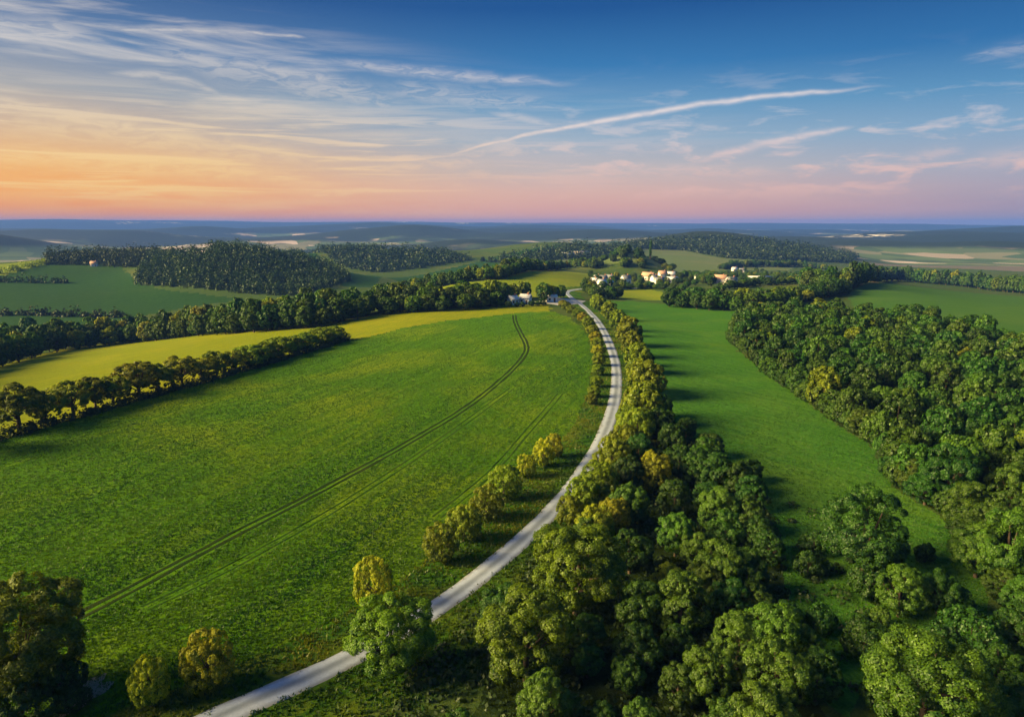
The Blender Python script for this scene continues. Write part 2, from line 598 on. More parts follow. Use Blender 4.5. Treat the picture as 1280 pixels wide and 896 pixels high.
ROAD = spline(road_ctrl, 0.8)
_rd = ROAD[::3]


def road_dist(x, y):
    x, y = np.asarray(x, float).ravel(), np.asarray(y, float).ravel()
    out = np.full(x.shape, 1e9)
    for s in range(0, len(x), 20000):
        out[s:s + 20000] = np.hypot(x[s:s + 20000, None] - _rd[None, :, 0], y[s:s + 20000, None] - _rd[None, :, 1]).min(1)
    return out


def frame_of(path):
    t = np.gradient(path, axis=0)
    t /= np.linalg.norm(t, axis=1)[:, None]
    return np.stack([t[:, 1], -t[:, 0]], 1)           # right-hand side


def ribbon(name, path, offs, lift, mat, uneven=0.0, seed=0):
    """strip draped over the terrain: offs = cross-section offsets, lift = heights above the ground"""
    nrm = frame_of(path)
    V = []
    s = np.arange(len(path))
    for k, (o, l) in enumerate(zip(offs, lift)):
        oo = o + uneven * (vnoise(s / 4.0, s * 0.0 + k * 7.3, seed) + .6 * vnoise(s / 1.3, s * 0.0 + k * 3.1, seed + 1)) * (1 if k in (0, len(offs) - 1) else 0.3)
        xy = path + nrm * oo[:, None] if np.ndim(oo) else path + nrm * oo
        z = height(xy[:, 0], xy[:, 1]) + l
        V.append(np.column_stack([xy, z]))
    V = np.stack(V, 1)
    n, m = V.shape[:2]
    i = np.arange(n * m).reshape(n, m)
    F = np.stack([i[:-1, :-1], i[:-1, 1:], i[1:, 1:], i[1:, :-1]], -1).reshape(-1, 4)
    return link(name, np_mesh(name, V.reshape(-1, 3), F, mats=(mat,), smooth=True))


# ------------------------------------------------------------------ field outlines (photograph pixels -> plan)
F1_PX = [(-260, 640), (-120, 590), (0, 550), (150, 508), (300, 466), (432, 427), (466, 420), (500, 411), (560, 401), (640, 392), (690, 389),
         (708, 395), (726, 408), (737, 425), (740, 460), (733, 495), (716, 535), (690, 562), (660, 588), (600, 640), (548, 690), (480, 742),
         (400, 786), (320, 822), (230, 858), (120, 900), (-60, 990), (-300, 1100)]
F2_PX = [(-260, 640), (-120, 590), (0, 550), (150, 508), (300, 466), (432, 427), (466, 420), (500, 411), (560, 401), (640, 392), (690, 389), (684, 380),
         (640, 381), (560, 386), (480, 391), (420, 402), (300, 415), (220, 420), (150, 427), (75, 437), (0, 457), (-100, 490), (-260, 550)]
F3_PX = [(748, 374), (800, 377), (850, 382), (930, 391), (922, 405), (913, 430), (955, 466), (1000, 498), (1050, 531), (1093, 562), (1116, 608), (1168, 643),
         (1210, 690), (1236, 748), (1230, 800), (1150, 800), (1090, 830), (1060, 900), (1010, 860), (990, 780), (975, 700), (968, 660), (950, 605),
         (880, 560), (840, 530), (822, 500), (815, 470), (795, 430), (775, 402)]
W1_PX = [(655, 715), (690, 660), (735, 606), (765, 560), (785, 515), (812, 500), (835, 530), (880, 562), (945, 605), (968, 660), (975, 700), (990, 780), (1010, 860), (1060, 940),
         (1030, 1020), (760, 1060), (520, 1010), (600, 880)]
W2_PX = [(913, 428), (955, 465), (1000, 497), (1050, 530), (1095, 560), (1118, 607), (1170, 642), (1215, 690), (1240, 745), (1300, 800), (1420, 820),
         (1420, 520), (1330, 460), (1290, 447), (1220, 421), (1150, 407), (1080, 400), (1000, 397), (930, 402)]
F4_PX = [(1060, 372), (1075, 359), (1100, 354), (1130, 354), (1200, 359), (1280, 368), (1400, 385), (1420, 470), (1290, 447), (1220, 421), (1150, 407), (1080, 400)]
F5_PX = [(535, 363), (600, 352), (640, 345), (700, 338), (742, 338), (748, 348), (730, 362), (690, 372), (640, 372), (600, 372), (560, 370)]
TREELINE_PX = [(-140, 500), (0, 458), (75, 438), (150, 428), (220, 421), (300, 416), (400, 407), (420, 403), (480, 392), (560, 387), (628, 383),
               (625, 376), (560, 371), (480, 372), (400, 381), (300, 397), (220, 402), (150, 408), (75, 418), (0, 436), (-140, 470)]
BELT_PX = [(1060, 364), (1075, 357), (1100, 352), (1130, 352), (1200, 358), (1280, 367), (1360, 378), (1360, 369), (1280, 359), (1200, 351), (1130, 345), (1080, 345), (1020, 352), (1030, 362)]
HEDGE3_PX = [(840, 385), (880, 388), (940, 391), (975, 384), (1020, 375), (1060, 369), (1050, 364), (1000, 366), (940, 366), (880, 370), (845, 378)]

POLY = {k: plan(v) for k, v in dict(F1=F1_PX, F2=F2_PX, F3=F3_PX, W1=W1_PX, W2=W2_PX, F4=F4_PX, F5=F5_PX, TL=TREELINE_PX, BELT=BELT_PX, H3=HEDGE3_PX,
        VF=[(-200, 470), (0, 425), (75, 412), (230, 385), (305, 374), (200, 362), (170, 352), (150, 331), (70, 328), (0, 345), (-150, 352)],
        VF2=[(330, 318), (410, 333), (478, 346), (470, 360), (430, 358), (400, 336), (340, 322)],
        VF3=[(480, 347), (560, 336), (620, 321), (700, 307), (690, 313), (640, 326), (600, 336), (540, 349), (500, 353)],
        VF4=[(-150, 352), (0, 345), (60, 329), (40, 326), (0, 331), (-150, 335)],
        PF=[(775, 334), (800, 309), (850, 312), (900, 322), (960, 325), (1000, 330), (985, 338), (900, 338), (840, 339)],
        PF2=[(640, 338), (690, 332), (760, 334), (790, 322), (760, 318), (700, 322)],
        BF=[(930, 349), (985, 349), (1010, 345), (985, 341), (935, 342)],
        BF2=[(1080, 330), (1130, 333), (1280, 340), (1400, 345), (1400, 331), (1280, 327), (1140, 324)],
        Y1=[(775, 374), (812, 375), (836, 376), (835, 366), (812, 362), (780, 362)]).items()}


def strip(front, deep):
    f = plan(front)
    r_ = np.linalg.norm(f, axis=1)[:, None]
    return np.concatenate([f, (f * (1 + deep / r_))[::-1]])


POLY['TL'] = strip([(u, v + 2) for u, v in TREELINE_PX[:11]], 34)
POLY['BELT'] = strip([(1062, 363), (1075, 357), (1100, 352), (1130, 352), (1200, 358), (1280, 367), (1360, 378)], 26)
POLY['CLUMP'] = strip([(1005, 362), (1030, 366), (1060, 363), (1078, 356)], 60)
POLY['H3'] = strip([(835, 384), (880, 388), (940, 391), (975, 384), (1020, 375), (1060, 369)], 32)
FORESTS = [
        ([(172, 356), (200, 358), (300, 366), (375, 370), (440, 352), (420, 338), (380, 326), (330, 318), (260, 318), (200, 320), (180, 330)], 7.5, 4.8, 9, 1.0, 110),
        ([(60, 331), (120, 331), (180, 333), (200, 320), (150, 319), (90, 319)], 8.5, 5.4, 10, 1.1, 100),
        ([(340, 318), (420, 330), (470, 341), (540, 333), (590, 325), (560, 316), (480, 314), (400, 313)], 11, 7, 10, 1.7, 70),
        ([(600, 327), (660, 330), (745, 323), (800, 314), (790, 309), (720, 309), (690, 313), (650, 322)], 11, 7, 11, 1.7, 70),
        ([(800, 311), (860, 313), (910, 323), (970, 326), (1060, 329), (1070, 322), (1000, 309), (930, 301), (870, 299), (820, 303), (780, 308)], 13, 8.5, 12, 2.0, 70)]
for k_, f_ in enumerate(FORESTS):
    POLY['FOR%d' % k_] = plan(f_[0])
CREASE = math.atan2(*(POLY['F1'][5] - POLY['F1'][2])[::-1])

# ------------------------------------------------------------------ terrain sheet, one grid cut along the field edges
GR = [0.0, 6.0, 15.0, 25.0, 33.0]
r = 40.0
while r < 13950:
    GR.append(r)
    r += min(0.012 * r, r * r * 0.0026 / 50)
GR.append(13950.0)
GR = np.array(GR)
GB = np.radians(np.concatenate([np.arange(-180, -52, 2.0), np.arange(-52, 52, 0.12), np.arange(52, 180.01, 2.0)]))
RR, BB = np.meshgrid(GR, GB, indexing='ij')
XX, YY = RR * np.sin(BB), RR * np.cos(BB)
ZZ = height(XX.ravel(), YY.ravel()).reshape(XX.shape)
nr, nb = XX.shape
cx = (XX[:-1, :-1] + XX[1:, 1:]) / 2
cy = (YY[:-1, :-1] + YY[1:, 1:]) / 2
cr_ = np.hypot(cx, cy)
cls = np.zeros(cx.shape, int)                          # 0 ground
cls[cr_ > 1750] = 11
near = cr_ < 520
rdist = np.full(cx.shape, 1e9)
rdist[near] = road_dist(cx[near], cy[near])
wob = 1.5 * vnoise(cx / 5, cy / 5, 21) + 0.8 * vnoise(cx / 1.6, cy / 1.6, 22)
wx, wy = cx + wob * np.clip(cr_ / 150, .4, 2), cy + wob * 0.7
for key, c, rmax in (('VF', 8, 1600), ('VF4', 6, 1600), ('VF2', 8, 1750), ('VF3', 8, 1750), ('PF', 9, 1750), ('PF2', 9, 1400), ('BF2', 10, 1750), ('BF', 10, 900), ('F5', 6, 700),
                     *[('FOR%d' % i, 5, 2600) for i in range(5)], ('TL', 5, 600), ('BELT', 5, 800), ('CLUMP', 5, 800), ('H3', 5, 600), ('F4', 7, 700), ('F2', 2, 500), ('F3', 3, 500), ('W2', 5, 500), ('W1', 5, 400), ('Y1', 6, 600)):
    p = POLY[key]
    bb = (cx > p[:, 0].min() - 9) & (cx < p[:, 0].max() + 9) & (cy > p[:, 1].min() - 9) & (cy < p[:, 1].max() + 9) & (cr_ < rmax)
    hit = np.zeros(cx.shape, bool)
    hit[bb] = inside(p, wx[bb], wy[bb])
    cls[hit] = c
cls[(rdist + wob * .8 < 8.0)] = 4
p = POLY['F1']
bb = near
hit = np.zeros(cx.shape, bool)
hit[bb] = inside(p, wx[bb] - wob[bb] * .5, wy[bb])
hit2 = hit & (rdist > 2.6)
cls[hit2] = 1

M_GROUND = grass_mat('meadow_grass', (0.022, 0.050, 0.010), (0.060, 0.095, 0.018), (0.11, 0.10, 0.03), 0.4, 0.4, 0.5, 1.2, 0.6, 0.015)
M_CROP = grass_mat('young_crop', (0.022, 0.080, 0.002), (0.072, 0.162, 0.002), (0.145, 0.185, 0.003), CREASE, 0.75, 0.75, 1.6, 0.8, 0.02)
M_HAY = grass_mat('ripening_grass', (0.085, 0.12, 0.003), (0.185, 0.205, 0.003), (0.25, 0.215, 0.006), CREASE + .1, 0.5, 0.5, 1.2, 0.5, 0.02)
M_PAST = grass_mat('grazed_pasture', (0.018, 0.076, 0.007), (0.054, 0.142, 0.014), (0.09, 0.15, 0.014), -0.9, 0.7, 0.45, 0.8, 0.8, 0.03)
M_VERGE = grass_mat('dry_verge_grass', (0.016, 0.062, 0.004), (0.050, 0.115, 0.007), (0.16, 0.15, 0.012), 0.8, 0.35, 0.55, 2.4, 0.9, 0.06)
M_FLOOR = grass_mat('leaf_litter', (0.008, 0.018, 0.004), (0.022, 0.040, 0.008), (0.04, 0.05, 0.012), 0.3, 0.2, 0.4, 1.5, 0.9, 0.05)
M_HILLF = grass_mat('hill_grass', (0.08, 0.13, 0.006), (0.165, 0.195, 0.008), (0.22, 0.21, 0.012), 0.25, 0.6, 0.5, 0.5, 0.5, 0.012)
M_MEAD = grass_mat('cut_meadow', (0.024, 0.072, 0.009), (0.052, 0.118, 0.016), (0.08, 0.125, 0.022), -0.2, 0.6, 0.35, 0.6, 0.4, 0.015)
M_VALL = grass_mat('valley_grass', (0.008, 0.036, 0.006), (0.022, 0.062, 0.010), (0.036, 0.058, 0.012), 0.15, 0.5, 0.35, 0.3, 0.4, 0.008)
M_PALE = grass_mat('pale_stubble', (0.06, 0.095, 0.03), (0.095, 0.125, 0.042), (0.17, 0.14, 0.07), 0.2, 0.7, 0.5, 0.3, 0.3, 0.006)
M_BARE = grass_mat('bare_soil', (0.09, 0.082, 0.075), (0.14, 0.12, 0.10), (0.08, 0.09, 0.05), 0.1, 0.6, 0.4, 0.4, 0.3, 0.01)


def hills_mat():
    m, t = material('distant_farmland')
    pos = t.n('ShaderNodeNewGeometry').outputs['Position']
    wv = t.n('ShaderNodeTexNoise', i_Scale=0.0011, i_Detail=4)
    t.set(wv.inputs['Vector'], pos)
    sh = t.n('ShaderNodeVectorMath', operation='SCALE')
    t.set(sh.inputs[0], wv.outputs['Color']); sh.inputs['Scale'].default_value = 420
    ad = t.n('ShaderNodeVectorMath', operation='ADD')
    t.set(ad.inputs[0], pos); t.set(ad.inputs[1], sh.outputs[0])
    vo = t.n('ShaderNodeTexVoronoi', feature='F1', i_Scale=0.0110)
    t.set(vo.inputs['Vector'], t.mapping(ad.outputs[0], scale=(1, .8, 0)))
    sp = t.n('ShaderNodeSeparateColor')
    t.set(sp.inputs[0], vo.outputs['Color'])
    fields = t.ramp(sp.outputs[0], [(0, (0.05, 0.085, 0.03)), (.30, (0.08, 0.12, 0.045)), (.55, (0.15, 0.15, 0.09)), (.74, (0.26, 0.22, 0.18)), (.80, (0.07, 0.10, 0.045)), (.90, (0.42, 0.34, 0.31))], 'CONSTANT')
    wood = t.smooth(t.noise(t.mapping(pos, scale=(1, 1, 0)), 0.00075, 5, 0.6, 0.4), 0.46, 0.52)
    zz = t.n('ShaderNodeSeparateXYZ')
    t.set(zz.inputs[0], pos)
    wood = t.m('MAXIMUM', wood, t.smooth(t.m('ADD', zz.outputs[2], t.m('MULTIPLY', t.m('SUBTRACT', t.noise(t.mapping(pos, scale=(1, 1, 0)), 0.002, 4, .6), .5), 50.0)), -38.0, -22.0))
    grain = t.noise(pos, 0.05, 4, .7)
    wc = t.mix(grain, (0.006, 0.014, 0.008, 1), (0.022, 0.034, 0.014, 1))
    town = t.m('MULTIPLY', t.smooth(t.noise(t.mapping(pos, scale=(1, 1, 0)), 0.0009, 3, .5), 0.60, 0.68), t.smooth(t.noise(pos, 0.02, 2, .6), 0.52, 0.60))
    c = t.mix(wood, fields, wc)
    c = t.mix(town, c, (0.62, 0.56, 0.50, 1))
    p = t.n('ShaderNodeBsdfPrincipled', i_Roughness=0.9)
    p.inputs['Specular IOR Level'].default_value = 0.1
    t.set(p.inputs['Base Color'], c)
    o = t.n('ShaderNodeOutputMaterial')
    t.set(o.inputs[0], p.outputs[0])
    return m


M_HILLS = hills_mat()
vid = np.arange(nr * nb).reshape(nr, nb)
QUADS = np.stack([vid[:-1, :-1], vid[:-1, 1:], vid[1:, 1:], vid[1:, :-1]], -1)[:, :, ::-1]
ALLV = np.stack([XX, YY, ZZ], -1).reshape(-1, 3)
for c, (nm, mt) in enumerate([('ground', M_GROUND), ('crop_field', M_CROP), ('hay_field', M_HAY), ('pasture', M_PAST), ('grass_verge', M_VERGE), ('woodland_ground', M_FLOOR),
                              ('hill_field', M_HILLF), ('meadow', M_MEAD), ('valley_field', M_VALL), ('stubble_field', M_PALE), ('bare_field', M_BARE), ('hills', M_HILLS)]):
    q = QUADS[cls == c]
    if not len(q):
        continue
    used, inv = np.unique(q.ravel(), return_inverse=True)
    kind(link(nm, np_mesh(nm, ALLV[used], inv.reshape(-1, 4), mats=(mt,), smooth=True)), 'structure')


# ------------------------------------------------------------------ road, yard, wheel tracks
def road_mat():
    m, t = material('gravel_lane')
    pos = t.n('ShaderNodeNewGeometry').outputs['Position']
    at = t.n('ShaderNodeAttribute', attribute_name='across').outputs['Fac']
    n1, n2, n3 = t.noise(pos, 0.35, 4, .65), t.noise(pos, 3.5, 4, .7), t.noise(pos, 14, 2, .6)
    wheel = t.m('ADD', t.m('ABSOLUTE', at), t.m('MULTIPLY', t.m('SUBTRACT', n1, .5), .5))
    worn = t.ramp(wheel, [(0.0, (.13, .155, .20)), (.16, (.16, .19, .245)), (.40, (.29, .335, .44)), (.62, (.30, .345, .46)), (.85, (.19, .21, .25)), (1.0, (.25, .235, .19))])
    c = t.mix(t.m('MULTIPLY', t.smooth(n2, .35, .65), .4), worn, (.19, .215, .27, 1))
    c = t.mix(t.m('MULTIPLY', t.smooth(n1, .50, .65), .3), c, (.24, .25, .29, 1))
    p = t.n('ShaderNodeBsdfPrincipled', i_Roughness=0.8)
    p.inputs['Specular IOR Level'].default_value = 0.3
    t.set(p.inputs['Base Color'], c)
    t.set(p.inputs['Normal'], t.n('ShaderNodeBump', i_Strength=.5, i_Distance=.04, i_Height=t.m('ADD', n2, n3)).outputs[0])
    o = t.n('ShaderNodeOutputMaterial')
    t.set(o.inputs[0], p.outputs[0])
    return m


M_ROAD = road_mat()
HW = 1.32
offs = [-HW - .25, -HW, -HW * .66, -HW * .33, 0, HW * .33, HW * .66, HW, HW + .25]
lift = [-.03, .07, .10, .11, .13, .11, .10, .07, -.03]
road = ribbon('road', ROAD, offs, lift, M_ROAD, 0.22, 31)
a = road.data.attributes.new('across', 'FLOAT', 'POINT')
a.data.foreach_set('value', np.tile(np.array(offs) / (HW + .25), len(ROAD)).astype(np.float32))
kind(road, 'structure')

M_YARD = simple('yard_concrete', (0.42, 0.40, 0.38), .8, .2, .6, .2)
yp = [np.array(ground(u, v)[:2]) for u, v in ((683, 379.5), (697, 378), (708, 376.2))]
yp.append(ROAD[int(np.argmin(np.hypot(*(ROAD - np.array(ground(713, 374)[:2])).T)))] - np.array([2.2, 0]))
kind(ribbon('paved_yard', spline(yp, 1.0), [-9, -8.8, -3, 3, 8.8, 9], [-.05, .05, .06, .06, .05, -.05], M_YARD, .6, 41), 'structure')

M_RUT = grass_mat('pressed_soil', (0.007, 0.020, 0.002), (0.018, 0.036, 0.004), (0.035, 0.04, 0.008), 0.4, .3, .4, 2.5, .6, .1)
M_RUT2 = grass_mat('pressed_crop', (0.010, 0.034, 0.002), (0.026, 0.066, 0.003), (0.06, 0.07, 0.012), 0.4, .3, .4, 2.5, .6, .1)
TR = [([(60, 790), (85, 777), (200, 718), (320, 655), (430, 597), (520, 548), (585, 508), (630, 472), (655, 445), (658, 432), (650, 415), (644, 402), (643, 394)], 0.36, M_RUT, 0.62),
      ([(180, 762), (320, 693), (450, 617), (566, 540), (640, 485)], 0.20, M_RUT2, 0.62),
      ([(545, 648), (610, 595), (655, 545), (690, 505), (700, 492)], 0.20, M_RUT2, 0.62)]
for pts, hw, mt, gauge in TR:
    path = spline([np.array(ground(u, v)[:2]) for u, v in pts], 1.0)
    nrm = frame_of(path)
    for s in (-gauge, gauge):
        kind(ribbon('wheel_track', path + nrm * s, [-hw, -hw * .6, hw * .6, hw], [.005, .035, .035, .005], mt, .22, 51 + int(s > 0)), 'structure')
HAZE = 0.95e-4
EXPO = 1.8

def off_road(x, y, w, side):
    i = int(np.argmin(np.hypot(ROAD[:, 0] - x, ROAD[:, 1] - y)))
    n = frame_of(ROAD)[i] * side
    d = (x - ROAD[i, 0]) * n[0] + (y - ROAD[i, 1]) * n[1]
    need = HW + .5 + w * .5
    if d < need:
        x, y = x + n[0] * (need - d), y + n[1] * (need - d)
    return x, y


# ------------------------------------------------------------------ bushes and trees on the left of the road, near to far
_g = 'shrubs standing along the field side of the road'
for k, (u, vb, vt, wpx, lab) in enumerate([
        (190, 884, 812, 60, 'smaller of the two rounded shrubs at the near field corner, darker one'),
        (262, 862, 776, 80, 'taller of the two rounded shrubs at the near field corner, golden left side'),
        (468, 760, 686, 64, 'lone rounded shrub by the field edge just above the big roadside tree'),
        (551, 702, 646, 56, 'nearest of the four touching round shrubs by the road bend'),
        (580, 677, 622, 60, 'second of the four touching round shrubs by the road bend, lobed golden top'),
        (608, 650, 601, 56, 'third of the four touching round shrubs by the road bend'),
        (630, 624, 575, 56, 'fourth of the four touching round shrubs by the road bend, largest dark crown'),
        (657, 598, 563, 33, 'small golden shrub between the dark round shrub and the golden pair'),
        (679, 583, 543, 36, 'bright golden shrub at the far end of the roadside row, nearer of the pair'),
        (692, 572, 537, 30, 'bright golden shrub at the far end of the roadside row, farther of the pair')]):
    x, y, z = ground(u, vb)
    d = depth(x, y, z)
    dn = math.atan2(HC - z, math.hypot(x, y))
    wm = wpx / FPX * d
    hm = max(wm * .85, ((vb - vt) / FPX * d - wm * .32 * math.sin(dn)) / math.cos(dn))
    plant('roadside_shrub', SHRUB[k % 4], x, y, wm * .80, hm * .93, 'bright' if k < 3 or k > 6 else 'gold', lab, 'shrub', _g)  # bright tint puts extra sunlit gold into the leaf colour

# row of small golden shrubs on the left of the far road
_row = [(739, 506, 17), (742, 496, 18), (745, 484, 18), (747, 469, 17), (748, 457, 18), (748, 446, 19), (746, 436, 17), (744, 428, 18), (740, 420, 18),
        (735, 411, 17), (728, 403, 15), (721, 397, 14), (714, 392, 14), (708, 388, 14), (703, 385, 12)]
_ord = ['first', 'second', 'third', 'fourth', 'fifth', 'sixth', 'seventh', 'eighth', 'ninth', 'tenth', 'eleventh', 'twelfth', 'thirteenth', 'fourteenth', 'fifteenth', 'sixteenth', 'seventeenth',
        'eighteenth', 'nineteenth', 'twentieth', 'twenty-first', 'twenty-second', 'twenty-third', 'twenty-fourth', 'twenty-fifth', 'twenty-sixth', 'twenty-seventh', 'twenty-eighth', 'twenty-ninth', 'thirtieth',
        'thirty-first', 'thirty-second', 'thirty-third', 'thirty-fourth', 'thirty-fifth', 'thirty-sixth', 'thirty-seventh', 'thirty-eighth', 'thirty-ninth', 'fortieth']
for k, (u, vb, wpx) in enumerate(_row):
    x, y, z = ground(u, vb)
    wm = wpx / FPX * depth(x, y, z)
    x, y = off_road(x, y, wm, -1)
    plant('lane_shrub', MIDG[k % 3], x, y, wm, wm * random.uniform(.75, .95), random.choice(['gold', 'gold', 'paleg', 'ochre']),
          f'{_ord[k]} small golden shrub in the far row left of the road, counting from the camera', 'shrub', 'golden shrubs lining the far road on its left')

# ------------------------------------------------------------------ trees on the right of the road, near to far
_right = [(712, 622, 38, 'n'), (728, 597, 46, 'n'), (749, 578, 52, 'n'), (766, 549, 50, 'n'), (782, 532, 44, 'n'), (798, 512, 46, 'n'), (786, 508, 36, 'n'),
          (792, 488, 38, 'n'), (805, 480, 54, 'm'), (812, 452, 44, 'm'), (794, 449, 38, 'm'), (806, 438, 26, 'd'), (788, 428, 36, 'm'), (798, 432, 24, 'd'), (777, 414, 30, 'm'),
          (772, 396, 34, 'm'), (783, 401, 18, 'd'), (754, 387, 24, 'm'), (743, 376, 22, 'm'), (734, 367, 18, 'm'), (747, 370, 18, 'm')]
for k, (u, vt, wpx, q) in enumerate(_right):
    x, y, w_, h_ = by_top(u, vt, wpx, 1.1)
    x, y = off_road(x, y, w_, 1)
    tp = NEARG[k % 4] if q == 'n' else MIDG[k % 3] if q == 'm' else MID[k % 6]
    lab = (f'{_ord[k]} tree along the right side of the road from the bend upwards, ' + ('dark green crown' if q == 'd' else 'golden lit crown'))
    plant('roadside_tree', tp, x, y, w_, h_, {'n': 'gold', 'm': 'gold', 'd': 'dark'}[q], lab, 'tree', 'trees along the right side of the road')

# ------------------------------------------------------------------ foreground wood: the crowns one can tell apart
_W1 = [  # u, v of the top, width, kind, tint, what it looks like, where it stands
    (488, 758, 112, 'N', 'paleg', 'big broad tree overhanging the road, gold on its crown top'),
    (658, 748, 122, 'N', 'paleg', 'big round tree with a gold cap at the road side edge of the wood'),
    (722, 664, 118, 'N', 'paleg', 'large lumpy tree with yellow tips just above the gold-capped round tree'),
    (735, 772, 46, 'N', 'dark', 'small dark tree right beside the big gold-capped round tree'),
    (735, 810, 40, 'N', 'dark', 'low dark tree in the shade below the small dark tree'),
    (680, 848, 68, 'N', 'light', 'light green tree at the bottom edge in front of the gold-capped tree'),
    (716, 872, 32, 'N', 'green', 'little bright green tree top at the bottom edge beside the light green tree'),
    (803, 727, 64, 'N', 'green', 'green round tree left of the bright golden tree'),
    (797, 785, 62, 'N', 'dark', 'dark green tree below the green round tree in mid wood'),
    (786, 825, 42, 'N', 'green', 'narrow green tree in the dark hollow near the bottom'),
    (755, 880, 32, 'N', 'green', 'small tree top at the bottom edge under the dark hollow'),
    (803, 878, 46, 'N', 'green', 'bright tree top at the bottom edge right of the dark hollow'),
    (836, 706, 44, 'G', 'gold', 'bright golden yellow tree standing out among green crowns'),
    (852, 722, 74, 'N', 'paleg', 'yellow-tinged green tree touching the bright golden tree'),
    (903, 679, 66, 'N', 'light', 'yellow-green tree at the upper centre of the wood with a bright crown'),
    (934, 688, 56, 'N', 'green', 'green tree right of the yellow-green tree at the pasture side'),
    (884, 708, 50, 'N', 'paleg', 'pale green tree below the yellow-green tree'),
    (916, 726, 54, 'N', 'olive', 'olive green tree below the pale green trees in the middle of the wood'),
    (946, 735, 46, 'N', 'green', 'small green tree near the pasture, left of the round dark bush'),
    (986, 757, 40, 'N', 'dark', 'dark green tree at the pasture edge below the round dark bush'),
    (925, 771, 66, 'N', 'light', 'light green tree with scattered yellow leaves in the lower wood'),
    (969, 761, 76, 'N', 'light', 'broad light green tree at the lower pasture edge'),
    (848, 786, 44, 'N', 'dark', 'dark small tree in the gap of the lower wood'),
    (886, 815, 68, 'N', 'light', 'tall light green tree at the lower middle of the wood'),
    (850, 832, 52, 'N', 'green', 'green tree left of the tall light green tree'),
    (976, 808, 84, 'N', 'light', 'large light green tree at the bottom of the wood beside the pasture'),
    (1004, 786, 52, 'N', 'light', 'green tree between the broad and the large light green trees'),
    (1024, 818, 62, 'N', 'dark', 'dark tree facing the shaded clearing at the bottom'),
    (955, 862, 84, 'N', 'light', 'bright green tree cut by the bottom edge below the large light green tree'),
    (910, 880, 60, 'N', 'green', 'green tree cut by the bottom edge, beside the bright green one'),
    (842, 531, 38, 'M', 'dark', 'dark round tree at the top corner of the wood against the pasture'),
    (818, 567, 46, 'G', 'paleg', 'tree with a golden crown in the upper wood, left of the dark pasture row'),
    (850, 558, 42, 'N', 'olive', 'first dark green tree of the row facing the pasture, at its top end'),
    (873, 563, 46, 'N', 'dark', 'second dark green tree of the row facing the pasture'),
    (897, 570, 46, 'N', 'olive', 'third dark green tree of the row facing the pasture'),
    (922, 578, 42, 'N', 'dark', 'fourth dark green tree of the row facing the pasture'),
    (940, 596, 40, 'N', 'olive', 'fifth dark green tree of the row facing the pasture, at the corner'),
    (787, 608, 50, 'N', 'green', 'smooth dark green tree behind the yellow tipped trees of the upper wood'),
    (768, 624, 44, 'G', 'paleg', 'tree with a yellow cap in front of the smooth dark green tree'),
    (744, 635, 50, 'G', 'paleg', 'yellow tipped tree in the upper wood nearest the road'),
    (735, 650, 44, 'N', 'paleg', 'small yellowish tree wedged above the large lumpy tree'),
    (845, 601, 44, 'N', 'dark', 'dark green tree below the golden crown in the upper wood'),
    (900, 611, 52, 'N', 'light', 'light green tree inside the dark pasture row'),
    (908, 640, 48, 'N', 'green', 'green tree just below the light one inside the dark row'),
    (846, 645, 50, 'N', 'light', 'fresh green round tree in the centre of the upper wood'),
    (872, 670, 44, 'N', 'light', 'pale green tree between the fresh green and the yellow-green trees'),
    (938, 625, 44, 'N', 'green', 'green tree at the pasture edge below the corner tree'),
    (950, 648, 44, 'N', 'dark', 'dark tree bulging into the pasture right of the green trees'),
    (962, 668, 40, 'N', 'dark', 'dark tree bulging into the pasture, lower of the two'),
    (785, 572, 44, 'N', 'olive', 'dark olive tree between the road trees and the golden crown'),
    (800, 545, 44, 'N', 'olive', 'dark olive tree behind the golden road trees'),
    (826, 512, 40, 'N', 'dark', 'dark tree at the top tip of the wood above the pasture corner'),
]
for k, (u, vt, wpx, q, tn, lab) in enumerate(_W1):
    x, y, w_, h_ = by_top(u, vt, wpx, 1.12 if wpx < 100 else .86 if k == 0 else 1.0)
    tp = (BIGG[1] if k < 3 else BIG[k % 2]) if wpx > 100 else {'N': NEAR[k % 7], 'G': NEARG[k % 4], 'M': NEAR[k % 7]}[q]
    tn = 'softg' if k < 3 else tn
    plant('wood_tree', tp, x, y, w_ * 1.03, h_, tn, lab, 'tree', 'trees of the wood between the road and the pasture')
# the crowns that fill the gaps of that wood
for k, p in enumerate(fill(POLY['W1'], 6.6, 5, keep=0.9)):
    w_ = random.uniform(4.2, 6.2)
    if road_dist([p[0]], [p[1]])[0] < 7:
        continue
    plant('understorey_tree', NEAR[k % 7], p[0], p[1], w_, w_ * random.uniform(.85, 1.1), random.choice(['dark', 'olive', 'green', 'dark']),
          'low dark green tree filling a gap between the taller foreground crowns', 'tree', 'low dark trees in the gaps of the foreground wood')

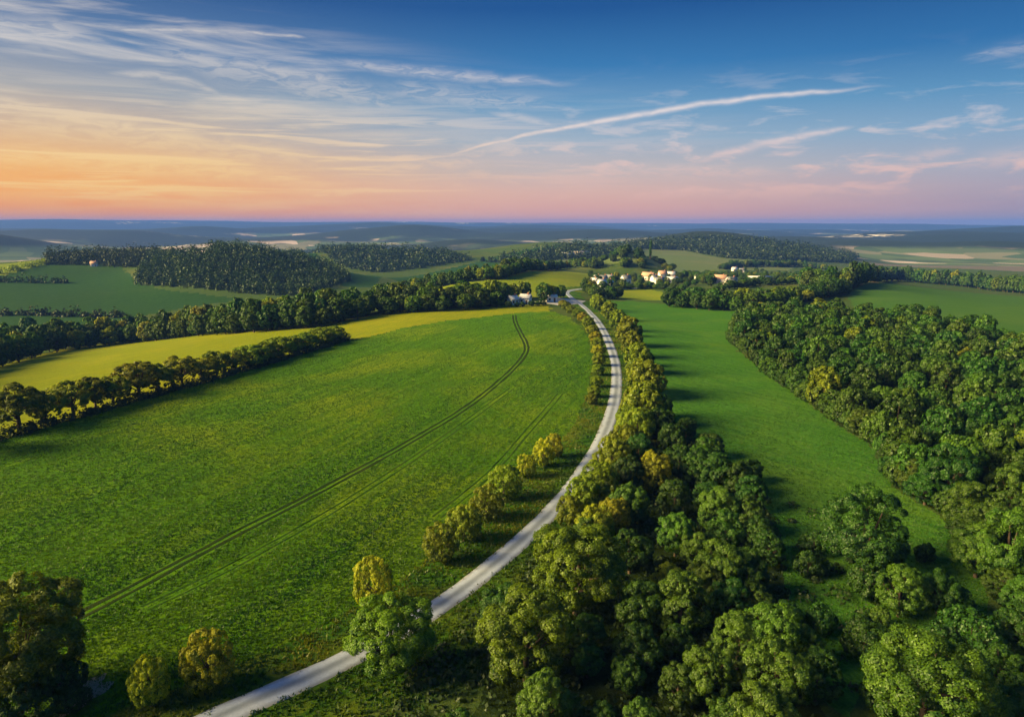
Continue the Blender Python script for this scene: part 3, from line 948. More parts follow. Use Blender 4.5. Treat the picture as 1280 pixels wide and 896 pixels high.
# ------------------------------------------------------------------ right-hand corner: single trees and bushes in the clearing
for k, (u, vt, wpx, q, tn, asp, lab) in enumerate([
        (1088, 617, 112, 'N', 'olive', .98, 'large round dark tree standing alone at the lower pasture'),
        (1158, 680, 28, 'B', 'dark', .9, 'small dark bush right of the large round tree'),
        (1090, 705, 54, 'B', 'dark', .9, 'low dark bush at the foot of the large round tree'),
        (1130, 711, 62, 'N', 'light', 1.1, 'light green tree below the large round tree, bright crown'),
        (1178, 716, 52, 'N', 'dark', 1.1, 'bluish dark green tree right of the bright crowned tree'),
        (1200, 737, 40, 'N', 'dark', 1.0, 'small bluish tree at the right end of the clump of three'),
        (1218, 765, 86, 'B', 'dark', .8, 'broad dark bush above the big light green tree, right side'),
        (1180, 785, 66, 'B', 'olive', .8, 'dark olive bush touching the top of the big light green tree'),
        (1258, 812, 60, 'N', 'green', 1.0, 'green tree at the lower right corner beside the big light green tree'),
        (1166, 792, 158, 'N', 'paleg', .95, 'big light green tree at the bottom right, broadest crown of all'),
        (1027, 757, 42, 'B', 'dark', .95, 'round dark bush alone in the shaded clearing'),
        (1084, 772, 60, 'B', 'dark', .9, 'dark spreading bush above the big light green tree, left side'),
        (1012, 690, 38, 'B', 'olive', .85, 'grey-green bush on the slope left of the large round tree'),
        (1018, 664, 40, 'B', 'olive', .75, 'low scrub bush at the pasture end, upper of the two'),
        (1030, 700, 26, 'B', 'dark', .8, 'little dark bush at the foot of the grey-green bush'),
        (1102, 760, 26, 'B', 'light', 1.0, 'small light green bush left of the bright crowned tree'),
        (1286, 762, 70, 'N', 'dark', 1.0, 'dark tree cut by the right edge above the corner tree'),
        (1110, 850, 60, 'B', 'dark', .8, 'low dark bush in the shade left of the big light green tree'),
        (1262, 870, 80, 'N', 'green', .9, 'green tree cut by the bottom right corner'),
        (1216, 605, 64, 'N', 'paleg', 1.1, 'yellow-green tree at the lower front of the right-hand wood'),
        (1268, 640, 92, 'N', 'light', 1.05, 'large bright green tree of the right-hand wood at the right edge'),
        (1228, 657, 68, 'N', 'light', 1.05, 'bright green tree left of the large bright one at the right edge')]):
    x, y, w_, h_ = by_top(u, vt, wpx, asp)
    tp = BIG[k % 2] if wpx > 85 and q == 'N' else NEAR[(k + 3) % 7] if q == 'N' else BUSH[k % 3]
    plant('clearing_tree' if q == 'N' else 'clearing_bush', tp, x, y, w_, h_, tn, lab, 'tree' if q == 'N' else 'bush',
          'trees and bushes round the lower clearing')

# ------------------------------------------------------------------ near left corner
for k, (u, vt, wpx, q, tn, asp, lab) in enumerate([
        (18, 737, 150, 'O', 'olive', 1.05, 'large open crowned tree in the bottom left corner, branches showing'),
        (70, 822, 62, 'B', 'dark', .9, 'dark bush right of the open crowned tree in the bottom left corner'),
        (20, 850, 80, 'B', 'dark', .85, 'dark bush at the bottom left corner under the open crowned tree'),
        (-20, 820, 60, 'B', 'dark', .9, 'dark bush cut by the left edge below the open crowned tree'),
        (88, 860, 44, 'B', 'dark', .8, 'low dark bush at the bottom edge beside the bare earth patch')]):
    x, y, w_, h_ = by_top(u, vt, wpx, asp)
    plant('corner_tree' if q == 'O' else 'corner_bush', BIGG[1] if q == 'O' else BUSH[k % 3], x, y, w_, h_, tn, lab, 'tree' if q == 'O' else 'bush',
          'trees and bushes in the near left corner')

# ------------------------------------------------------------------ hedgerow between the green crop and the yellow field
_hl = [(-60, 490, 70), (25, 479, 66), (58, 488, 44), (92, 476, 50), (120, 470, 40), (142, 470, 42), (174, 453, 56), (198, 455, 40), (228, 445, 44), (252, 448, 42), (271, 438, 34), (292, 438, 30),
       (313, 431, 44), (330, 427, 30), (349, 421, 40), (366, 420, 26), (380, 415, 34), (402, 409, 34), (420, 407, 26)]
for k, (u, vt, wpx) in enumerate(_hl):
    vb = np.interp(u, [-60, 0, 150, 300, 432], [569, 548, 506, 464, 425]) - 2
    x, y, z = ground(u, vb)
    d = depth(x, y, z)
    dn = math.atan2(HC - z, math.hypot(x, y))
    wm = wpx / FPX * d
    hm = ((vb - vt) / FPX * d) / math.cos(dn) * .97
    plant('hedgerow_tree', OPENG[k % 3] if u < 300 else MIDG[k % 3], x, y, wm * 1.1, hm, ['dullg', 'olive', 'dullg'][k % 3],
          f'{_ord[k]} tree of the hedgerow below the yellow field, counting from the left', 'tree', 'trees of the hedgerow between the green and yellow fields')


def leaf_mass(name, centres, radii, heights, leaf, per, seed, mat, squash=1.0):
    """one mesh of leafy clumps: used where single plants cannot be told apart"""
    rg = np.random.default_rng(seed)
    Vs, ts = [], []
    for (x, y), rr, hh in zip(centres, radii, heights):
        n = int(per * rg.uniform(.7, 1.3))
        d = rg.normal(size=(n, 3))
        d /= np.linalg.norm(d, axis=1)[:, None]
        d[:, 2] = np.abs(d[:, 2])
        lump = 1 + .22 * np.sin(d[:, 0] * 7 + x) * np.cos(d[:, 1] * 6 + y) + .12 * np.sin(d[:, 2] * 11 + x * y)
        P = d * lump[:, None] * rg.uniform(.78, 1.05, n)[:, None] * np.array([rr, rr, hh])
        P += np.array([x, y, 0])
        P[:, 2] += height(P[:, 0], P[:, 1]) - .1
        N = d + rg.normal(size=(n, 3)) * .5
        N /= np.linalg.norm(N, axis=1)[:, None]
        T = np.cross(N, rg.normal(size=(n, 3)))
        T /= np.linalg.norm(T, axis=1)[:, None] + 1e-9
        B = np.cross(N, T)
        s = (leaf * rg.uniform(.6, 1.25, n))[:, None]
        Vs.append(np.stack([P + T * s, P + B * s * .7, P - T * s, P - B * s * .7], 1).reshape(-1, 3))
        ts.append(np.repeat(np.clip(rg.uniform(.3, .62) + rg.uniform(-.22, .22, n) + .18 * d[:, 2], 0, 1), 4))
    V = np.concatenate(Vs)
    return link(name, np_mesh(name, V, np.arange(len(V)).reshape(-1, 4), mats=(mat,), tint=np.concatenate(ts)))


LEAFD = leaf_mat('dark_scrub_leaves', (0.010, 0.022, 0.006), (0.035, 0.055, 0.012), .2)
_path = spline([np.array(ground(u, v)[:2]) for u, v in ((-80, 574), (0, 549), (150, 507), (300, 465), (432, 426))], 1.3)
_rg = np.random.default_rng(3)
_path = _path + _rg.normal(size=_path.shape) * .5
tag(leaf_mass('hedge', _path, _rg.uniform(1.1, 2.0, len(_path)), _rg.uniform(1.2, 2.8, len(_path)), .3, 130, 4, LEAFD), 'low dark hedge running along the foot of the hedgerow trees', 'hedge')

# ------------------------------------------------------------------ long belt of trees beyond the yellow field
_tl = fill(POLY['TL'], 6.4, 8)
for k, p in enumerate(_tl):
    dd = math.hypot(*p)
    w_ = random.uniform(8.0, 11.0)
    front = not inside(POLY['TL'], [p[0] * (1 - 9 / dd)], [p[1] * (1 - 9 / dd)])[0]
    h_ = w_ * random.uniform(1.05, 1.3) * (0.9 if front else 1.22) * float(np.interp(math.degrees(math.atan2(p[0], p[1])), [-14, -8], [1, .78]))
    plant('belt_tree', (FARG[k % 3] if random.random() < .09 else FAR[k % 5]), p[0], p[1], w_, h_, random.choice(['green', 'paleg', 'olive', 'paleg']),
          'green tree in the long belt of woodland behind the yellow field', 'tree', 'trees of the belt behind the yellow field')

# ------------------------------------------------------------------ the wood right of the pasture
_w2 = fill(POLY['W2'], 6.4, 9, keep=.7)
_gap = plan([(1262, 500), (1340, 500), (1340, 545), (1262, 535)])
_w2 = [p for p in _w2 if not inside(_gap, [p[0]], [p[1]])[0]]
for k, p in enumerate(_w2):
    dd = math.hypot(*p)
    w_ = random.uniform(6.0, 8.4)
    h_ = w_ * random.uniform(1.0, 1.3)
    b = math.degrees(math.atan2(p[0], p[1]))
    warm = random.random() < np.interp(b, [15, 22, 30, 38], [.42, .10, .02, .01])  # yellow-leaved trees stand in for sunlight on the left part of this wood
    tp = (NEARG if warm else NEAR) if dd < 120 else (MIDG if warm else MID) if dd < 230 else (FARG if warm else FAR)
    tn = random.choice(['paleg', 'gold', 'dullg', 'gold'] if warm else ['green', 'dark', 'olive', 'green', 'dark', 'green', 'paleg'])
    plant('forest_tree', tp[k % len(tp)], p[0], p[1], w_, h_, tn,
          'tree tinted sunlit yellow inside the dense wood right of the pasture' if warm else 'green tree inside the dense wood right of the pasture', 'tree',
          'yellowish trees of the dense right-hand wood' if warm else 'green trees of the dense right-hand wood')

_ed = spline([np.array(ground(u, v)[:2]) for u, v in W2_PX[:10]], 1.0)
_nr = frame_of(_ed)
i, k = 3, 0
while i < len(_ed) - 2:
    x, y = _ed[i] - _nr[i] * random.uniform(.2, 1.6) * (1 if not inside(POLY['W2'], [_ed[i][0] + _nr[i][0] * 2], [_ed[i][1] + _nr[i][1] * 2])[0] else -1)
    dd = math.hypot(x, y)
    w_ = random.uniform(4.2, 7.2)
    tp = BUSH if random.random() < .45 else NEAR if dd < 130 else MID
    plant('wood_edge_tree', tp[k % len(tp)], x, y, w_, w_ * random.uniform(.7, .95), random.choice(['green', 'olive', 'dark', 'paleg']),
          'low bushy tree on the pasture edge of the right-hand wood', 'tree', 'low bushy trees along the edge of the right-hand wood')
    i += int(random.uniform(3.2, 5.0))
    k += 1

# ------------------------------------------------------------------ belts behind the right-hand meadow and behind the pasture
for key, sp, nm, lab, grp in (('BELT', 6.0, 'meadow_edge_tree', 'tree in the dark belt behind the right-hand meadow', 'trees of the belt behind the right-hand meadow'),
                              ('CLUMP', 6.8, 'clump_tree', 'tree in the rounded clump at the left end of the meadow belt', 'trees of the clump left of the meadow'),
                              ('H3', 6.6, 'pasture_edge_tree', 'tree in the thick row at the far end of the pasture', 'trees of the row at the far end of the pasture')):
    for k, p in enumerate(fill(POLY[key], sp, 12)):
        w_ = random.uniform(7.5, 11.0)
        plant(nm, (FARG[k % 3] if random.random() < .09 else FAR[k % 5]), p[0], p[1], w_ * (1.1 if key == 'BELT' else 1), w_ * random.uniform(1.0, 1.3) * {'BELT': 1.4, 'CLUMP': 1.15, 'H3': .82}[key], random.choice(['green', 'dark', 'olive', 'paleg']), lab, 'tree', grp)

# tree row along the far side of the hill field, and round the houses by the road end
_far_rows = [([(470, 372), (540, 361), (600, 350), (640, 344), (700, 337), (745, 337)], 2, 7.0, 9.5, 'row_tree', 'dark tree in the row along the far side of the hill field', 'trees along the far side of the hill field'),
             ([(586, 383), (610, 382), (628, 381), (634, 377), (652, 372), (664, 372)], 1, 7.0, 8.5, 'yard_tree', 'tree in the clump left of the white house by the road end', 'trees left of the house by the road end'),
             ([(674, 377), (680, 376), (690, 373), (696, 372), (705, 371)], 1, 7.5, 8.5, 'yard_tree', 'tree in the clump behind the paved yard at the road end', 'trees behind the paved yard'),
             ([(732, 360), (738, 366), (748, 372), (756, 374), (764, 373), (773, 372)], 1, 6.0, 6.5, 'village_tree', 'tree between the road end and the first white houses', 'trees below the first white houses'),
             ([(772, 362), (780, 360), (790, 361), (800, 362), (812, 359), (822, 361), (835, 362), (846, 362), (858, 363)], 1, 6.0, 4.6, 'village_tree', 'tree in front of the houses in the middle of the village', 'trees in front of the village houses'),
             ([(848, 347), (856, 346), (862, 346), (868, 347), (878, 352), (886, 354), (884, 345), (893, 345)], 1, 7.0, 6.5, 'village_tree', 'tree between the orange roofed houses and the pale cottage', 'trees in the middle of the village'),
             ([(900, 362), (912, 361), (924, 360), (936, 358), (948, 356), (960, 357), (972, 356), (984, 355), (996, 354), (1010, 356), (1022, 354)], 1, 6.5, 5.5, 'village_tree', 'bushy tree on the right side of the village below the long grey building', 'trees below the long grey building'),
             ([(905, 337), (920, 334), (935, 334), (950, 333), (965, 334), (980, 334), (995, 333), (1010, 335), (1022, 336), (1035, 338)], 2, 8.0, 9.5, 'village_tree', 'dark tree in the row behind the long grey building', 'trees behind the long grey building')]
for pts, rows, sp, hh, nm, lab, grp in _far_rows:
    path = spline([np.array(ground(u, v)[:2]) for u, v in pts], 1.0)
    s = 0.0
    seg = np.r_[0, np.cumsum(np.linalg.norm(np.diff(path, axis=0), axis=1))]
    nrm = frame_of(path)
    k = 0
    while s < seg[-1]:
        i = int(np.searchsorted(seg, s))
        for q in range(rows):
            off = (q * 7 - 1) + random.uniform(-2, 2)
            x, y = path[i] + nrm[i] * (-off)
            w_ = sp * random.uniform(.85, 1.35)
            plant(nm, (FARG[k % 3] if random.random() < .12 else FAR[k % 5]), x, y, w_, hh * random.uniform(.75, 1.25), random.choice(['green', 'dark', 'olive', 'paleg', 'green']), lab, 'tree', grp)
            k += 1
        s += sp * random.uniform(.75, 1.05)
for u, vb in ((636, 384.2), (646, 383.6), (653, 383.2), (664, 382.6), (672, 382.2), (679, 382)):
    x, y, z = ground(u, vb)
    w_ = random.uniform(2.6, 4.2)
    plant('yard_bush', FAR[int(u) % 5], x, y, w_, w_ * .8, random.choice(['green', 'dark', 'olive']), 'low bush in front of the houses by the road end', 'bush', 'bushes in front of the houses by the road end')
# trees scattered among the houses
_vp = plan([(735, 362), (790, 360), (850, 361), (935, 356), (1000, 352), (1000, 344), (930, 338), (850, 343), (800, 344), (735, 346)])
_hs = [(o.location.x, o.location.y) for o in bpy.data.objects if o.get('category') == 'house']
for k, p in enumerate(fill(_vp, 15, 55)):
    plant('garden_tree', FAR[k % 5] if k % 5 else FARG[k % 3], p[0], p[1], random.uniform(4.5, 7), random.uniform(4, 6.5), random.choice(['green', 'dark', 'olive', 'paleg']),
          'small garden tree scattered among the village houses', 'tree', 'garden trees among the village houses')
# trees on the mound
px_, py_ = 795 * math.sin(R(11.35)), 795 * math.cos(R(11.35))
k = 0
while k < 95:
    a, q = random.uniform(0, 6.28), random.uniform(0, 1) ** .55
    x, y = MOUND[0] + math.cos(a) * 52 * q, MOUND[1] + math.sin(a) * 46 * q
    k += 1
    if abs(x - px_) < 6.5 and y < py_ + 20:
        continue
    peak = math.exp(-((x - MOUND[0] + 14) / 13) ** 2)
    w_ = random.uniform(6.5, 10)
    plant('mound_tree', FAR[k % 5] if k % 4 else FARG[k % 3], x, y, w_, w_ * random.uniform(.6, .85) * (1 + .5 * peak), random.choice(['olive', 'green', 'dark', 'paleg']),
          'tree on the rounded wooded knoll behind the village', 'tree', 'trees of the wooded knoll')
plant('poplar', TALLT[0], px_, py_, 4.2, 21, 'dark', 'tall dark narrow poplar standing on the right shoulder of the wooded knoll', 'tree')
# lone tree at the left of the valley field, hedges of the valley
x, y, z = ground(37, 424)
plant('lone_tree', FAR[1], x, y, 11, 14, 'dark', 'lone dark tree in the valley field at the far left', 'tree')
x, y, z = ground(510, 391)
plant('young_tree', FARG[1], x, y, 3.4, 7.5, 'light', 'slim pale young tree in front of the woodland belt', 'tree')

for k, (pts, lab, rw, hh) in enumerate([
        ([(-20, 395), (20, 394), (60, 395), (100, 396), (130, 397), (170, 397)], 'dark hedge with bushes crossing the valley field on the left', 5, 6),
        ([(-20, 353), (20, 353), (50, 353), (86, 354)], 'dark thick hedge higher up in the valley on the far left', 6, 8),
        ([(0, 342), (25, 338), (45, 333), (60, 328)], 'yellowish scrub strip climbing to the wooded ridge at the far left', 6, 7)]):
    path = spline([np.array(ground(u, v)[:2]) for u, v in pts], 5.0)
    path = path + _rg.normal(size=path.shape) * 2.5
    rad = np.abs(_rg.normal(0, 1, len(path))) * rw * .5 + rw * .55
    tag(leaf_mass('hedge', path, rad, rad * hh / rw * _rg.uniform(.7, 1.2, len(path)), 1.1, 60, 14 + k, GOLD if k == 2 else LEAFD), lab, 'hedge', 'hedges of the valley')

# ------------------------------------------------------------------ far woods that read as one mass
LEAFF = leaf_mat('far_wood_leaves', (0.011, 0.025, 0.008), (0.026, 0.044, 0.011), .2)
for k, (pts, sp, rw, hh, lf, per) in enumerate(FORESTS):
    P = fill(plan(pts), sp, 30 + k, limit=2600)
    rad = np.array([random.choice([.6, .8, .95, 1.1, 1.35]) * random.uniform(.9, 1.1) * rw for _ in P])
    o = leaf_mass('forest', P, rad, rad / rw * hh * 1.1, lf, per, 60 + k, LEAFF)
    o['kind'] = 'stuff'

# dark scrub under and between the foreground trees
P = [p for p in fill(POLY['W1'], 2.1, 77) if road_dist([p[0]], [p[1]])[0] > 4.6 and math.hypot(*p) < 260]
extra = plan([(500, 860), (560, 800), (640, 745), (700, 668), (690, 720), (640, 820), (560, 930), (430, 960)])
P += [p for p in fill(extra, 1.7, 78) if road_dist([p[0]], [p[1]])[0] > 3.6]
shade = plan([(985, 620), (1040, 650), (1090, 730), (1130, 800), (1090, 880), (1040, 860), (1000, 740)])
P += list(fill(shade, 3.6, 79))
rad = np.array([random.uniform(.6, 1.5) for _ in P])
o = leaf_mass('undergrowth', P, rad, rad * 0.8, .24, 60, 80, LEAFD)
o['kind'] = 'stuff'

# ------------------------------------------------------------------ rough grass: field margin, verges, crop
M_TUFT = leaf_mat('grass_blades', (0.012, 0.048, 0.003), (0.12, 0.135, 0.006), .3)
M_BLADE = leaf_mat('crop_blades', (0.007, 0.034, 0.001), (0.066, 0.122, 0.002), .3)


def tufts(name, P, hgt, wid, blades, seed, mat, bias):
    rg = np.random.default_rng(seed)
    P = np.asarray(P)
    n = len(P) * blades
    base = np.repeat(P, blades, 0) + rg.normal(size=(n, 2)) * wid * .5
    z = height(base[:, 0], base[:, 1])
    a = rg.uniform(0, 6.28, n)
    hh = hgt * rg.uniform(.5, 1.2, n)
    ww = wid * rg.uniform(.25, .5, n)
    ln = rg.normal(size=(n, 2)) * hgt * .4
    dx, dy = np.cos(a) * ww, np.sin(a) * ww
    V = np.stack([np.column_stack([base[:, 0] - dx, base[:, 1] - dy, z - .03]), np.column_stack([base[:, 0] + dx, base[:, 1] + dy, z - .03]),
                  np.column_stack([base[:, 0] + ln[:, 0], base[:, 1] + ln[:, 1], z + hh])], 1).reshape(-1, 3)
    t = np.repeat(np.clip(np.repeat(bias, blades) + rg.uniform(-.18, .18, n), 0, 1), 3)
    o = link(name, np_mesh(name, V, None, np.arange(n * 3).reshape(-1, 3), mats=(mat,), tint=t))
    o['kind'] = 'stuff'
    return o


rg = np.random.default_rng(90)
c_ = np.column_stack([rg.uniform(-110, 70, 300000), rg.uniform(35, 300, 300000)])
c_ = c_[rg.random(len(c_)) < np.clip((95 / np.hypot(c_[:, 0], c_[:, 1])) ** 1.5, 0, 1)]
dr = road_dist(c_[:, 0], c_[:, 1])
in1 = inside(POLY['F1'], c_[:, 0], c_[:, 1])
ver = c_[(dr > 1.62) & (dr < 11) & ~in1]
b_ = np.clip(.4 + 1.6 * vnoise(ver[:, 0] / 5, ver[:, 1] / 5, 91) + .5 * vnoise(ver[:, 0] / 20, ver[:, 1] / 20, 92), 0, 1)
b_ = np.where(inside(plan([(250, 925), (345, 880), (460, 826), (580, 752), (690, 655), (760, 600), (820, 900), (300, 1000)]), ver[:, 0], ver[:, 1]), b_ * .35, b_)
tufts('rough_grass', ver, .32, .30, 3, 93, M_TUFT, b_)
c_ = np.column_stack([rg.uniform(-190, 60, 1600000), rg.uniform(35, 400, 1600000)])
_q = np.hypot(c_[:, 0], c_[:, 1])
c_ = c_[rg.random(len(c_)) < np.clip((80 / _q) ** 1.7, 0, 1) * np.clip((390 - _q) / 200, 0, 1)]
c_ = c_[inside(POLY['F1'], c_[:, 0], c_[:, 1])]
for pts, hw, mt, gauge in TR:
    pa = spline([np.array(ground(u, v)[:2]) for u, v in pts], 1.0)
    nn = frame_of(pa)
    for s in (-gauge, gauge):
        q = pa + nn * s
        dmin = np.full(len(c_), 1e9)
        for i in range(0, len(c_), 20000):
            dmin[i:i + 20000] = np.hypot(c_[i:i + 20000, None, 0] - q[None, :, 0], c_[i:i + 20000, None, 1] - q[None, :, 1]).min(1)
        c_ = c_[dmin > hw + .38]
al = c_ @ np.array([math.cos(CREASE), math.sin(CREASE)])
ac = c_ @ np.array([-math.sin(CREASE), math.cos(CREASE)])
b_ = np.clip(.38 + .5 * vnoise(al / 40, ac / 1.3, 94) + .65 * vnoise(al / 60, ac / 5, 95) + .4 * vnoise(al / 70, ac / 40, 97), 0, 1)
tufts('crop', c_, .22, .18, 3, 96, M_BLADE, b_)
c_ = np.column_stack([rg.uniform(20, 190, 260000), rg.uniform(60, 260, 260000)])
_q = np.hypot(c_[:, 0], c_[:, 1])
c_ = c_[rg.random(len(c_)) < np.clip((100 / _q) ** 1.7, 0, 1) * np.clip((250 - _q) / 120, 0, 1)]
c_ = c_[inside(POLY['F3'], c_[:, 0], c_[:, 1])]
b_ = np.clip(.35 + 1.0 * vnoise(c_[:, 0] / 3, c_[:, 1] / 3, 97) + .5 * vnoise(c_[:, 0] / 25, c_[:, 1] / 25, 98), 0, 1)
M_PBL = leaf_mat('pasture_blades', (0.016, 0.070, 0.006), (0.060, 0.142, 0.012), .3)
tufts('pasture_grass', c_, .14, .26, 3, 99, M_PBL, b_)

# bare earth patch beside the corner bushes
EP = []
cxp, cyp = ground(112, 868)[:2]
for k in range(28):
    a = k / 28 * 6.283
    q = 1 + .3 * math.sin(3 * a + 1) + .2 * math.sin(5 * a)
    EP.append((cxp + math.cos(a) * 1.1 * q, cyp + math.sin(a) * 2.6 * q))
V = [(cxp, cyp, gz(cxp, cyp) + .06)] + [(x, y, gz(x, y) + .03) for x, y in EP]
kind(link('bare_earth', np_mesh('bare_earth', V, None, [(0, 1 + i, 1 + (i + 1) % 28) for i in range(28)], mats=(simple('dry_earth', (.16, .14, .10), .9, .4, 1.5, .5),))), 'structure')

# ------------------------------------------------------------------ village
M_WALL = simple('white_render', (.70, .70, .72), .8, .05, .8)
M_WALLP = simple('pink_render', (.66, .57, .55), .8, .06, .8)
M_WALLG = simple('grey_cladding', (.46, .46, .48), .7, .08, .8)
M_ROOFO = simple('clay_tiles', (.42, .24, .18), .8, .25, 3, .4)
M_ROOFG = simple('slate_tiles', (.17, .18, .21), .7, .25, 3, .4)
M_ROOFB = simple('light_sheet_roof', (.56, .56, .60), .6, .06, 1)
M_PANE = simple('window_pane', (.03, .04, .06), .15, .1, 1)
M_FRAME = simple('window_frame_paint', (.62, .60, .58), .6, .05, 2)
M_DOOR = simple('door_paint', (.14, .08, .05), .6, .15, 3)
M_BRICK = simple('chimney_brick', (.30, .14, .10), .9, .3, 5, .4)


def boxes(name, bs, mat, parent):
    V, F = [], []
    for (x0, x1, y0, y1, z0, z1) in bs:
        o = len(V)
        V += [(x, y, z) for z in (z0, z1) for y in (y0, y1) for x in (x0, x1)]
        F += [tuple(o + i for i in f) for f in HFACES]
    return link(name, np_mesh(name, V, F, mats=(mat,)), parent)


HFACES = [(0, 2, 3, 1), (4, 5, 7, 6), (0, 1, 5, 4), (2, 6, 7, 3), (0, 4, 6, 2), (1, 3, 7, 5)]


def house(u, v, W, D, H, rz, wall, roof, label, roofh=2.6, flat=False, chimney=True, storeys=2, group='houses of the village', name='house', cat='house', z_up=0.0):
    x, y, z = ground(u, v)
    root = link(name, None, None, (x, y, z + z_up), rz)
    tag(root, label, cat, group)
    w2, d2 = W / 2, D / 2
    roofh = min(roofh, D * .42)
    if flat:
        V = [(sx * w2, sy * d2, zz) for zz in (-1.5, H) for sy in (-1, 1) for sx in (-1, 1)]
        link('wall', np_mesh('wall', V, HFACES, mats=(wall,)), root)
        boxes('roof', [(-w2 - .25, w2 + .25, -d2 - .25, d2 + .25, H + .003, H + .4)], roof, root)
    else:
        V = [(-w2, -d2, -1.5), (w2, -d2, -1.5), (w2, d2, -1.5), (-w2, d2, -1.5), (-w2, -d2, H), (w2, -d2, H), (w2, d2, H), (-w2, d2, H), (-w2, 0, H + roofh), (w2, 0, H + roofh)]
        link('wall', np_mesh('wall', V, [(0, 1, 5, 4), (2, 3, 7, 6)], [(5, 6, 9), (7, 4, 8)], mats=(wall,)), root)
        link('gable_wall', np_mesh('gable_wall', V, [(1, 2, 6, 5), (3, 0, 4, 7)], None, mats=(wall,)), root)
        ov, th = .45, .22
        k = roofh / d2
        RV = []
        for s in (-1, 1):
            for xx in (-w2 - ov, w2 + ov):
                RV += [(xx, s * (d2 + ov), H - ov * k + .03), (xx, 0, H + roofh + .03), (xx, s * (d2 + ov), H - ov * k + th + .03), (xx, 0, H + roofh + th + .03)]
        RF = []
        for o in (0, 8):
            a = [o + i for i in range(8)]
            RF += [(a[0], a[1], a[5], a[4]), (a[2], a[6], a[7], a[3]), (a[0], a[4], a[6], a[2]), (a[0], a[2], a[3], a[1]), (a[4], a[5], a[7], a[6])]
        rf = link('roof', np_mesh('roof', RV, RF, mats=(roof,)), root)
        if chimney:
            boxes('chimney', [(w2 * .45, w2 * .45 + .8, -.4, .4, H + roofh * .5, H + roofh + 1.1)], M_BRICK, rf)
    n = max(2, int(W / 2.6))
    for st in range(storeys):
        for i in range(n):
            xc = -w2 + W * (i + .5) / n
            zb = .8 + st * 2.5
            if zb + 1.4 > H + .05 and st:
                continue
            for s in (-1, 1):
                if st == 0 and i == n // 2 and s == -1:
                    d = boxes('door', [(xc - .5, xc + .5, -d2 - .05, -d2 + .02, 0, 2.1)], M_DOOR, root)
                    continue
                yo = s * d2
                wn = boxes('window', [(xc - .62, xc + .62, min(yo, yo + s * .05), max(yo, yo + s * .05), zb, min(zb + 1.4, H - .15))], M_FRAME, root)
                boxes('pane', [(xc - .5, xc + .5, min(yo + s * .052, yo + s * .07), max(yo + s * .052, yo + s * .07), zb + .12, min(zb + 1.28, H - .27))], M_PANE, wn)
    return root


house(752, 358.5, 5.6, 5.0, 3.3, .5, M_WALL, M_ROOFB, 'white house at the front of the left-hand cluster, nearest the road', 2.6)
house(742, 354.5, 5.0, 3.7, 2.6, -.5, M_WALL, M_ROOFB, 'small white house at the left end of the left-hand cluster', 1.6)
house(754, 352.0, 5.6, 4.3, 3.3, .2, M_WALL, M_ROOFG, 'white house with grey roof at the back of the left-hand cluster')
house(762, 350.5, 5.6, 4.3, 3.1, -.3, M_WALLG, M_ROOFG, 'grey house at the right back of the left-hand cluster')
house(762, 357.0, 4.3, 3.7, 2.9, .9, M_WALL, M_ROOFB, 'little white house at the right front of the left-hand cluster', 2.0)
house(746, 350.5, 4.3, 3.7, 2.7, -.2, M_WALLP, M_ROOFG, 'small pinkish house at the left back of the left-hand cluster', 2.0)
house(782, 354.0, 6.8, 6.0, 4.2, .4, M_WALL, M_ROOFG, 'single white house standing between the two clusters', 2.6)
house(810, 350.5, 10.5, 6.8, 4.5, -.5, M_WALLP, M_ROOFO, 'long pink house with orange roof at the left of the middle cluster', 3.0)
house(818, 352.5, 6.0, 5.2, 3.9, .6, M_WALL, M_ROOFG, 'white house in front of the long pink house', 2.2)
house(828, 349.0, 7.5, 6.0, 5.6, .1, M_WALL, M_ROOFO, 'tallest white house in the middle cluster with an orange roof', 3.0)
house(838, 348.5, 8.2, 6.0, 4.5, -.2, M_WALLP, M_ROOFB, 'pink house with light roof at the right of the middle cluster', 3.0)
house(840, 353.5, 9.0, 6.0, 3.4, .15, M_WALL, M_ROOFB, 'low white house with light roof in front of the middle cluster', 1.8)
house(824, 355.0, 7.5, 5.2, 3.2, .2, M_WALLG, M_ROOFG, 'grey house low in front of the middle cluster', 2.2)
house(872, 351.0, 4.5, 4.5, 3.8, .3, M_WALLG, M_ROOFG, 'small bluish grey house among the trees right of the middle cluster', 2.4)
house(900, 354.0, 9.8, 6.8, 4.1, -.5, M_WALLP, M_ROOFO, 'pink cottage with orange roof at the right of the village', 3.4)
house(914, 355.0, 8.2, 6.0, 3.6, .3, M_WALL, M_ROOFG, 'white house with grey roof beside the pink cottage', 2.2)
house(908, 357.5, 5.2, 4.5, 3.0, 1.0, M_WALLP, M_ROOFG, 'little pinkish house below the pink cottage', 2.0)
house(918, 339.5, 7.5, 6.0, 4.1, .2, M_WALLP, M_ROOFB, 'pinkish house behind the cottage, left of the far pair', 2.6)
house(927, 340.5, 6.8, 5.2, 3.6, -.3, M_WALL, M_ROOFG, 'whitish house behind the cottage, right of the far pair', 2.2)
house(950, 350.5, 20.0, 8.0, 3.4, .12, M_WALLG, M_ROOFB, 'long low grey building on the right of the village', 1.6, True, False, 1, None, 'barn', 'barn')
house(641, 380.5, 4.6, 4.0, 2.9, .7, M_WALL, M_ROOFB, 'smaller white house in the trees beside the field, left of the larger one', 1.5, group='houses by the road end')
house(657, 379.5, 5.2, 4.2, 3.2, -.4, M_WALL, M_ROOFB, 'larger white house in the trees beside the field by the road end', 1.6, group='houses by the road end')
house(689, 377.0, 5.5, 4.0, 2.6, .2, M_WALL, M_ROOFB, 'low whitish house behind the paved yard', 1.0, group='houses by the road end')
